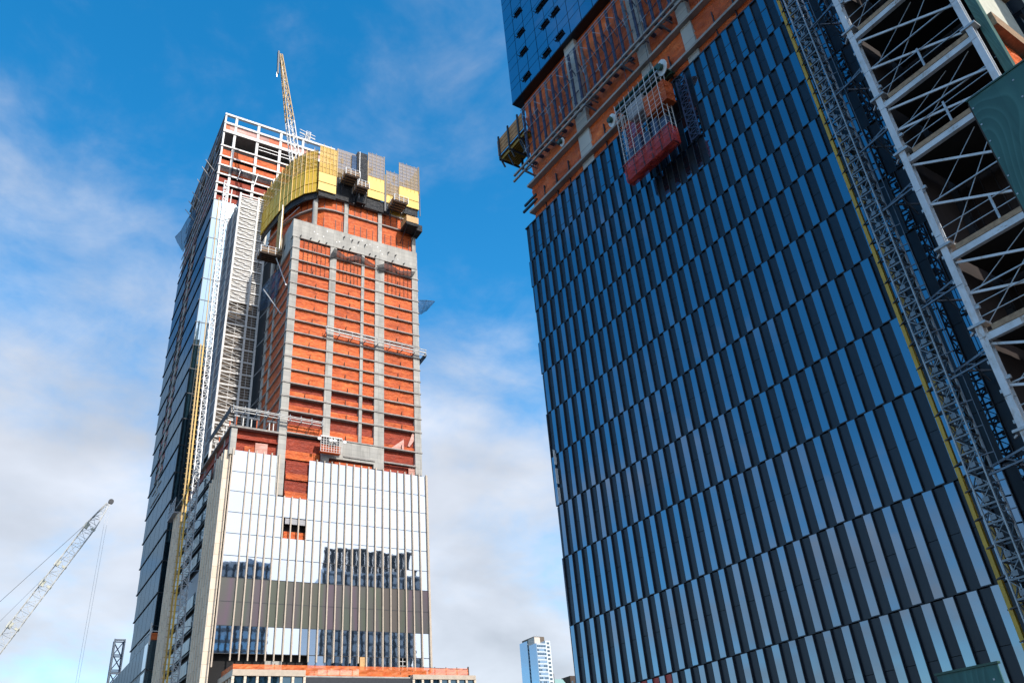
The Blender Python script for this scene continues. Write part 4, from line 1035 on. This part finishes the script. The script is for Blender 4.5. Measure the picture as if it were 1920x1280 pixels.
# ================================================================== dark glass tower behind
dt = thing('dark_tower', 'tall dark glass tower with an open steel crown and orange netting', 'tower', (52, 235, ZG))
VA, A0, A1 = 211.0, 33.0, 71.5
ZC = 178.2
def vback(z): return 262 if z > 130 else 246
back = [(ZG, 238), (46, 240), (72, 247), (110, 256), (138, 262), (ZC, 262)]
m = MB(); n = len(back)
for z, b in back: m.v += [(A0 + .1, VA + .1, z), (A1, VA + .1, z), (A1, b, z), (A0 + .1, b, z)]
for i in range(n - 1):
    for k in range(4): j = (k + 1) % 4; m.f.append((i * 4 + k, i * 4 + j, i * 4 + 4 + j, i * 4 + 4 + k))
m.f.append((3, 2, 1, 0)); m.f.append(tuple((n - 1) * 4 + k for k in range(4))); m.build('core_wall', 'dark_steel', dt)
def vb(z):
    for (z0, b0), (z1, b1) in zip(back[:-1], back[1:]):
        if z0 <= z <= z1: return b0 + (b1 - b0) * (z - z0) / (z1 - z0)
    return back[-1][1]
ZR = [ZC - 7.65 * k for k in range(24)]
cells = [(A0 + 1.45 * j + .05, min(A0 + 1.45 * (j + 1), A0 + 8.7) - .05, ZR[r + 1] + .12, ZR[r] - .12, r) for r in range(len(ZR) - 1) for j in range(6)]
rows = {}
for c in cells: rows.setdefault(c[4], []).append(c)
def fpane(m, c): m.box(c[0], c[1], VA - .12, VA + .02, c[2], c[3])
for r, cs in rows.items():
    mat = 'pale_glass' if r < 7 else 'teal_glass'
    if r > 13: continue
    for c in cs:
        m = MB(); fpane(m, c); m.build('front_window', mat, dt)
m = MB()
for r, cs in rows.items():
    if r > 13:
        for c in cs: fpane(m, c)
m.build('lower_front_glazing', 'teal_glass', dt)
m = MB(); m.box(A0 + 8.8, A1, VA - .1, VA + .05, ZG, ZC); m.build('front_cladding', 'side_glass', dt)
m = MB()
for r in range(len(ZR) - 1): m.box(A0 - .02, A0 + 8.7, VA - .2, VA + .02, ZR[r] - .10, ZR[r] + .10)
for j in range(7): m.box(A0 + 1.45 * j - .05, A0 + 1.45 * j + .05, VA - .17, VA + .02, ZG, ZC)
m.build('mullion', 'dark_steel', dt)
# left face: storey bands of dark glass with dark spandrel lines, unglazed strip in the middle
for r in range(len(ZR) - 1):
    z1, z0 = ZR[r], ZR[r + 1]; strip = z0 > 88; zm = (z0 + z1) / 2
    for lo, hi in (((VA, 232), (244, vb(z0) - .1)) if strip else ((VA, vb(z0) - .1),)):
        m = MB(); nn = max(1, int((hi - lo) / 2.1))
        for q in range(nn): m.box(A0 - .13 + .01 * ((q * 7 + r) % 3), A0 + .02, lo + (hi - lo) * q / nn + .06, lo + (hi - lo) * (q + 1) / nn - .06, z0 + .15, z1 - .15)
        m.build('side_glazing', 'side_glass', dt)
m = MB()
for r in range(len(ZR) - 1): m.box(A0 - .32, A0 + .02, VA - .1, vb(ZR[r]), ZR[r] - .13, ZR[r] + .13)
m.build('side_spandrel', 'dark_steel', dt)
for z in [88 + 3.6 * k for k in range(26)]:
    m = MB(); m.box(A0 - .25, A0 + .1, 232, 244, z, z + .45); m.build('open_slab', 'slab_edge', dt)
m = MB()
for z in [88 + 3.6 * k for k in range(26)]: tarp_sheet(m, 233, 243, z + .5, z + 2.2, A0 - .05, 1, .05, z, along='b', nu=5, nv=3)
m.build('open_strip_net', 'red_net', dt)
m = MB(); m.box(A0 - .2, A0 + .08, 236.5, 238.5, 90, ZC); m.build('open_strip_column', 'concrete', dt)
# open crown
FZ = [181.6, 185.3, 189.2, 193.0, 196.9, 201.4]
CA = [(A0, A0 + .55), (36.4, 37.2), (43.9, 44.75), (51.65, 52.5), (59.5, 60.25), (67.3, 68.0), (A1 - .45, A1)]
for a0, a1 in CA:
    m = MB(); m.box(a0, a1, VA - .02, VA + .8, ZC, 215.4); m.build('steel_column', 'white_steel', dt)
for b in (222, 233, 244, 255):
    m = MB(); m.box(A0, A0 + .7, b, b + .8, ZC, 215.4); m.build('steel_column', 'grey_steel', dt)
for z in FZ:
    m = MB(); m.box(A0 - .15, A1, VA - .3, VA - .03, z - .32, z + .25); m.box(A0 - .25, A0 - .02, VA - .03, 262, z - .3, z + .2); m.build('edge_beam', 'white_steel', dt)
for z0, z1 in zip([ZC] + FZ[:-1], FZ):
    for a0, a1 in zip([c[1] for c in CA[:-1]], [c[0] for c in CA[1:]]):
        m = MB(); tarp_sheet(m, a0, a1, z0 + .26, z1 - .33 - .5, VA + .55, 1, .12, z0 + a0, nu=10, nv=5); m.build('debris_net', 'orange_tarp' if z0 > 187 else 'red_net', dt, smooth=True)
    m = MB(); tarp_sheet(m, VA + 1, 261, z0 + .2, z1 - .3, A0 + .3, 1, .12, z0, along='b', nu=16, nv=4); m.build('side_net', 'red_net', dt, smooth=True)
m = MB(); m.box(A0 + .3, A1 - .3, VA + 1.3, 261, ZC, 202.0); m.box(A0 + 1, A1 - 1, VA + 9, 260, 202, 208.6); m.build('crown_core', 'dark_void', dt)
for a0, a1 in zip([c[1] for c in CA[:-1]], [c[0] for c in CA[1:]]):
    m = MB(); tarp_sheet(m, a0, a1, 201.8, 203.8, VA + 5.0, 1, .3, a0, nu=8, nv=4); m.build('debris_net', 'red_net', dt, smooth=True)
m = MB(); m.box(A0, A1, VA + .1, 261, 208.1, 208.7); m.build('roof_deck', 'slab_edge', dt)
m = MB(); m.box(A0 - .1, A1, VA - .35, VA - .03, 207.5, 208.7); m.build('edge_beam', 'white_steel', dt)
for i, (a0, a1) in enumerate(zip([c[1] for c in CA[:-1]], [c[0] for c in CA[1:]])):
    for q in range(2):
        x0 = a0 + (a1 - a0) * q / 2; x1 = a0 + (a1 - a0) * (q + 1) / 2
        m = MB(); m.box(x0, x1, VA + .3, VA + .42, 208.72, 211.4); m.build('parapet_sheet', 'pink_sheet' if (i + q) % 3 else 'orange_fence', dt)
for z0, z1, w in ((211.5, 212.3, .5), (215.4, 216.2, .7)):
    m = MB(); m.box(A0 - .1, A1, VA - .2, VA + w, z0, z1); m.build('crown_beam', 'white_steel', dt)
    m = MB(); m.box(A0 - .1, A0 + .6, VA + w, 262, z0, z1); m.build('crown_side_beam', 'grey_steel', dt)
m = MB()
for z in (204.6, 206): m.bar((45, VA + .2, z), (67, VA + .2, z), .16)
for k in range(4): m.bar((40 + k * 5.5, VA - .4, 193.5), (39.2 + k * 5.5, VA - .5, 188), .14)
m.each('guardrail', 'galvanised', dt)
m = MB(); tarp_sheet(m, 33.6, 56, 190.2, 192.6, VA - .38, 1, .3, 2, nu=30, nv=4); m.build('black_net', 'dark_net', dt)
# catch nets on rods along its left edge
for i, (b, z) in enumerate([(214.7, 192.3), (220.5, 194.1), (227.3, 194.2), (234.5, 194.4), (240, 194.6), (245.2, 194.8)]):
    t = thing('catch_net_pole', 'thin white poles slanting off the edge of the dark tower', 'pole', (A0, b, z), 'net poles on the dark tower')
    m = MB(); m.bar((A0 - .1, b, z), (A0 - 3.9, b - 2, z + 2.4), .17); m.build('pole', 'white_steel', t)
    m = MB(); m.box(A0 - .4, A0, b - .3, b + .3, z - .4, z + .4); m.build('pole_bracket', 'dark_steel', t)
drape('catch_net', 'ragged blue catch net hanging off the dark tower below the slanting poles', ([(A0 - .5, 243, 199), (A0 - 1.2, 248, 200), (A0 - 1.8, 253, 200), (A0 - 2.4, 258, 199), (A0 - 3.4, 264, 200)], [(A0 - .2, 243, 194), (A0 - .3, 248, 193), (A0 - .4, 253, 191), (A0 - .9, 258, 190), (A0 - 2.4, 262, 196)]), 'blue_net')
# roof antenna frame
af = thing('antenna_frame', 'small white antenna frame on the roof edge of the dark tower', 'antenna', (61.5, 212, 216.2))
m = MB(); m.truss((61.3, 212, 216.2), (61.7, 212, 220.6), 1.5, 3, .16, .12, (0, 1, 0)); m.build('mast', 'white_steel', af)
m = MB()
for z in (219.0, 220.6): m.bar((58.6, 212, z + .6), (64.4, 212, z - .5), .2); m.bar((59, 213, z + .3), (64.6, 213, z - .8), .16)
m.build('cross_arm', 'white_steel', af)
# crane jib over the formwork
cj = thing('tower_crane', 'slim crane jib, yellow above and white below, rising steeply over the yellow formwork', 'crane', (54, 185, 137))
J0, J1 = Vector((53.6, 185, 160)), Vector((43.2, 185, 223.0))
d = (J1 - J0)
m = MB(); m.truss(J0, J0 + d * .55, (2.5, 2.1), 11, .24, .13, (0, 1, 0)); m.build('lower_jib', 'white_steel', cj)
m = MB(); m.truss(J0 + d * .551, J1, (2.1, .7), 12, .24, .13, (0, 1, 0)); m.build('upper_jib', 'ochre_paint', cj)
m = MB(); m.bar(J1 + Vector((-1.0, -.6, .3)), J1 + Vector((-.2, -.6, -10.0)) + Vector((-.4, 0, 0)), .9, .5); m.build('jib_extension', 'dark_steel', cj)
m = MB(); m.disc(J1 + Vector((.5, 0, -3.4)), .8, .4, (0, 1, 0), 14); m.build('head_sheave', 'dark_steel', cj)
m = MB(); m.bar(J1 + Vector((-.3, -.3, 0)), J0 + Vector((-.4, -1.2, 4)), .08); m.bar(J1 + Vector((-.9, -.6, -9.5)), J1 + Vector((-.8, -.6, -11.6)), .3); m.build('hoist_rope', 'galvanised', cj)
m = MB(); m.box(51, 57.5, 182.5, 188, 155.5, 160.2); m.build('machine_deck', 'yellow_paint', cj)
m = MB(); m.truss((54.2, 185, 138), (54.2, 185, 155.5), 2.6, 6, .3, .16, (0, 1, 0)); m.build('mast', 'yellow_paint', cj)

# ================================================================== bottom left: lattice boom crane, mast, low dark block
bc = thing('lattice_boom_crane', 'pale lattice boom crane with a dark ball tip against open sky', 'crane', (-22, 250, ZG))
B0, B1 = Vector((-21.5, 250, ZG + 3)), Vector((22.2, 250, 90.2))
d = B1 - B0
m = MB(); m.truss(B0, B0 + d * .93, 2.6, 42, .17, .08, (0, 1, 0)); m.truss(B0 + d * .93, B1, (2.6, .9), 3, .18, .10, (0, 1, 0)); m.build('boom', 'boom_paint', bc)
m = MB()
for f in (.50, .62, .74, .80, .92): c = B0 + d * f; u = d.normalized(); m.bar(c - u * .8 + Vector((-.9, -.2, .5)), c + u * .8 + Vector((-.9, -.2, .5)), .6, 1.2); m.bar(c - u * .3 + Vector((.9, -.2, -.5)), c + u * .3 + Vector((.9, -.2, -.5)), .4, 1.2)
m.each('section_joint', 'cream_board', bc)
m = MB(); m.disc(B1 + Vector((.7, 0, .8)), .72, .8, (0, 1, 0), 16); m.build('tip_sheave', 'dark_steel', bc)
m = MB(); m.bar(B1, (-3, 250, 55.6), .10); m.bar((-3, 250, 55.6), (-34, 250, 22), .10); m.bar(B0 + d * .86, (-3, 250, 48.6), .06); m.bar((-3, 250, 48.6), (-33, 250, 18), .06); m.build('stay_rope', 'dark_steel', bc)
m = MB(); m.bar(B1 + Vector((.6, -.4, 0)), (22.9, 249.6, 4), .055); m.bar(B1 + Vector((-.1, -.4, 0)), (22.4, 249.6, 4), .055); m.each('hoist_rope', 'galvanised', bc)
m = MB(); m.box(22.3, 23.1, 249.3, 249.9, 1.8, 4); m.build('hook_block', 'dark_steel', bc)
m = MB(); m.box(-35, -20, 246, 254, ZG + 1.6, ZG + 5.2); m.build('machine_body', 'cream_board', bc)
for b in (245, 253):
    m = MB(); m.box(-34, -19, b - .8, b + 1.4, ZG, ZG + 1.5); m.build('crawler_track', 'dark_steel', bc)
m = MB(); m.bar((-24, 250, ZG + 5), (-34, 250, 22), .5); m.bar((-33, 250, ZG + 5), (-34, 250, 22), .4); m.build('gantry', 'cream_board', bc)
tm = thing('crane_mast', 'short dark lattice crane mast with white edges beside the low dark block', 'crane mast', (37.3, 300, ZG))
m = MB(); m.truss((37.3, 300, ZG), (37.3, 300, 63.3), 2.9, 15, .4, .28, (0, 1, 0)); m.build('mast_lattice', 'blue_steel', tm)
m = MB(); m.box(35.5, 36.0, 298.2, 298.6, ZG, 63.6); m.box(38.6, 38.9, 298.2, 298.6, ZG, 63.6)
m.each('white_chord', 'white_steel', tm)
m = MB()
for z in (36.5, 46, 53.2, 63.3): m.box(36.0, 38.6, 298.3, 298.6, z - .25, z + .25)
m.each('section_frame', 'white_steel', tm)
lb = thing('low_glass_block', 'low dark glazed block with an orange net on its roof', 'building', (45, 225, ZG))
m = MB(); m.box(30.9, 62, 200, 209.5, ZG, 42.6); m.box(30.9, 32.9, 209.5, 262, ZG, 42.6); m.build('block_wall', 'dark_steel', lb)
for k in range(7):
    z1 = 42.4 - k * 6.2
    for a0, a1 in ((31.0, 34.5), (34.6, 38.1), (38.2, 41.8)):
        m = MB(); m.box(a0, a1, 199.85, 200.02, z1 - 5.9, z1); m.build('front_window', 'side_glass', lb)
    if k < 4:
        for j in range(10):
            b = 200.2 + j * 4.6; m = MB(); m.box(30.75, 30.92, b, b + 4.3, z1 - 5.6, z1 - .2); m.build('side_window', 'pale_glass' if j == 0 else 'side_glass', lb)  # first column paler: a white reflection put into the glass tint
m = MB(); m.box(31, 45, 200.1, 200.2, 42.7, 44.2); m.build('edge_net', 'orange_fence', lb)
m = MB(); m.box(30.7, 31.0, 199.7, 200.0, 41.6, 46.2); m.bar((30.8, 199.8, 44.2), (30.8, 215, 44.6), .2); m.bar((31, 199.8, 44.5), (45, 199.8, 44.3), .15); m.build('edge_rail', 'white_steel', lb)
m = MB(); m.box(32.98, 33.1, 190, 200, 20, 20.2); m.build('canopy', 'dark_steel', lb)
sf = thing('suspended_platform', 'grey suspended platform hanging at the top of the far stone fins', 'platform', (32, 196, 70.5))
m = MB()
for k in range(4): m.bar((31.2, 193.5, 69.8 + k), (31.2, 200.5, 69.8 + k), .14)
for k in range(6): m.bar((31.2, 193.5 + k * 1.4, 69.6), (31.2, 193.5 + k * 1.4, 73.2), .14); m.bar((31.2, 193.5 + k * 1.4, 69.8), (31.2, 194.9 + k * 1.4, 71.4), .1)
m.build('rail', 'galvanised', sf); m = MB(); m.box(31.1, 32.3, 193.4, 200.6, 69.4, 69.7); m.build('deck', 'grey_crate', sf)

# ================================================================== low terrace block in front of the podium
tb = thing('terrace_block', 'low stone faced block with windows in front of the mirror glazed podium', 'building', (56, 144, ZG))
m = MB(); m.box(35.2, 78, 140.6, 149.2, ZG, 24.9); m.build('block_core', 'dark_steel', tb)
m = MB(); m.box(34.55, 46.4, 140.0, 141.2, 24.9, 25.85); m.box(34.55, 35.3, 141.2, 149.4, 24.9, 25.85); m.build('parapet', 'fin_bronze', tb)
m = MB(); m.box(65.8, 78.4, 140.0, 141.2, 24.7, 25.45); m.box(77.7, 78.4, 141.2, 149.4, 24.7, 25.45); m.build('parapet', 'fin_bronze', tb)
m = MB(); m.box(46.42, 65.78, 141.0, 149.3, 24.2, 25.2); m.build('terrace_edge', 'concrete', tb)
m = MB(); m.box(46.5, 65.7, 140.9, 141.0, ZG, 24.2); m.build('bare_wall', 'concrete', tb)
for (a0, a1, n) in ((34.7, 46.3, 6), (66.0, 78.3, 7)):
    for k in range(n + 1):
        a = a0 + (a1 - a0) * k / n; m = MB(); m.box(a - .2, a + .2, 140.1, 140.58, ZG, 24.88); m.build('pier', 'fin_stone', tb)
    for k in range(n):
        x0 = a0 + (a1 - a0) * k / n + .2; x1 = a0 + (a1 - a0) * (k + 1) / n - .2
        m = MB(); m.box(x0, x1, 140.42, 140.58, 12, 24.8); m.build('window', 'teal_glass', tb)
for k in range(5):
    m = MB(); m.box(34.75, 35.19, 140.7 + k * 1.8, 141.2 + k * 1.8, ZG, 24.88); m.build('side_pier', 'fin_stone', tb)
en = thing('edge_fence', 'orange mesh edge fence on posts along the terrace below the podium glass', 'fence', (56, 142, 25.4))
m = MB()
for (a0, a1) in ((35.0, 46.4), (46.4, 65.8), (65.8, 78.0)): tarp_sheet(m, a0, a1, 25.3 if 46 < a0 < 60 else 25.7, 27.0, 142.0, 1, .14, a0, nu=24, nv=4)
tarp_sheet(m, 142, 149.4, 25.8, 27.0, 35.0, 1, .1, 1, along='b', nu=8, nv=4); m.build('mesh', 'orange_fence', en)
m = MB()
for k in range(20): a = 35 + k * 2.26; m.box(a - .05, a + .05, 142.05, 142.15, 25.3, 27.2)
m.box(77.9, 78.1, 141.9, 142.1, 25.4, 27.3); m.bar((68, 142, 27.05), (78, 142, 26.8), .06)
m.each('fence_post', 'brown_ply', en)

# ================================================================== far city
ct = thing('far_apartment_tower', 'distant pale blue apartment tower with white gridded corners', 'tower', (397, 605, ZG))
m = MB(); m.box(396.1, 412, 615, 627.2, ZG, 140.0); m.build('rear_wing', 'city_glass', ct)
m = MB(); m.box(390.0, 399.6, 592, 603, ZG, 133.5); m.build('front_wing', 'city_glass', ct)
m = MB(); m.box(399.65, 404.6, 592.6, 612, ZG, 135.9); m.build('corner_stack', 'city_white', ct)
rn = random.Random(4)
m = MB()
for k in range(42):
    z = 133.3 - k * 3.1; m.box(390.3, 399.6, 591.8, 591.98, z - .9, z)
m.each('white_band', 'city_white', ct)
m = MB()
for k in range(42):
    z = 132.2 - k * 3.1
    for q in range(5):
        if rn.random() < .55: m.box(390.8 + q * 1.75, 392.1 + q * 1.75, 591.84, 591.97, z - 1.7, z - .3)
m.build('front_window', 'side_glass', ct)
m = MB()
for k in range(42): z = 134.6 - k * 3.1; m.box(401, 403.4, 592.4, 592.58, z - 1.5, z); m.box(396.6, 397.5, 614.8, 614.98, z + 3, z + 4.6)
m.each('corner_window', 'side_glass', ct)
m = MB(); m.box(397.6, 400.5, 614.7, 614.97, ZG, 140.3)
for k in range(42): z = 137.6 - k * 3.1; m.box(396.1, 397.6, 614.72, 614.96, z - .5, z + .1)
m.build('white_rib', 'city_white', ct)
m = MB(); m.box(397.5, 408, 606, 625, 136, 142.0); m.build('plant_level', 'brown_board', ct)
m = MB(); m.box(394.0, 399.6, 600, 610, 133.5, 140.0); m.build('penthouse', 'penthouse', ct)
m = MB()
for k in range(6): m.bar((394.3 + k * .9, 601, 140), (394.3 + k * .9, 601, 141.4 + .6 * (k % 2)), .14)
m.bar((394, 601, 141.2), (400, 601, 141.4), .14); m.build('roof_antenna', 'galvanised', ct)
gt = thing('far_gabled_building', 'distant teal roofed building beside the far apartment tower', 'building', (421, 600, ZG))
m = MB(); m.box(406.6, 424, 600, 620, ZG, 100); m.build('wall', 'city_glass', gt)
m = MB(); n = 0; m.v += [(406.3, 599.5, 100), (424.5, 599.5, 100), (424.5, 620.5, 100), (406.3, 620.5, 100), (411, 601, 107.4), (419.2, 601, 107.3), (419.2, 619, 107.3), (411, 619, 107.4)]
m.f += [(0, 1, 5, 4), (1, 2, 6, 5), (2, 3, 7, 6), (3, 0, 4, 7), (4, 5, 6, 7), (3, 2, 1, 0)]; m.build('roof', 'teal_roof', gt)
m = MB(); m.box(408.3, 409.6, 599, 600.2, 100, 111.4); m.build('chimney', 'brown_ply', gt)
db = thing('far_brick_tower', 'distant dark brown tower half hidden by the edge of the glass tower', 'tower', (440, 600, ZG))
m = MB(); m.box(425.2, 446, 598, 615, ZG, 104.5); m.box(426.4, 444, 600, 613, 104.5, 110); m.build('wall', 'brown_ply', db)
m = MB()
for k in range(16):
    for q in range(5): m.box(426 + q * 3.6, 427.6 + q * 3.6, 597.8, 597.98, 104 - k * 3.3, 105.6 - k * 3.3)
m.build('window', 'side_glass', db)

# towers across the street behind the viewer; the podium mirrors them
def back_tower(label, a0, a1, b0, z1, fringe):
    t = thing('office_block', label, 'building', ((a0 + a1) / 2, b0 - 15, ZG))
    m = MB(); m.box(a0, a1, b0 - 30, b0, ZG, z1); m.build('wall', 'deep_glass', t)
    m = MB()
    k = 0
    while a0 + k * 3 < a1: m.box(a0 + k * 3, a0 + k * 3 + .8, b0 + .02, b0 + .6, ZG, z1 - 1); k += 1
    m.build('pilaster', 'dark_steel', t)
    m = MB(); z = 8
    while z < z1: m.box(a0 - .1, a1 + .1, b0 + .02, b0 + .4, z, z + 1.1); z += 4.2
    m.build('floor_band', 'grey_steel', t)
    if fringe:
        for k in range(int((a1 - a0) / 2.4)):
            m = MB(); m.box(a0 + k * 2.4, a0 + k * 2.4 + 1.75, b0 - 1.2, b0, z1, z1 + fringe); m.build('roof_pier', 'dark_steel', t)
        m = MB(); m.box(a0, a1, b0 - 1.2, b0, z1 + fringe, z1 + fringe + 1); m.build('roof_beam', 'dark_steel', t)
back_tower('dark office block across the street with a row of open piers on its roof', 124, 167, -50, 107, 9)
back_tower('dark office block across the street with a plain flat roof', 70, 99, -50, 108, 0)
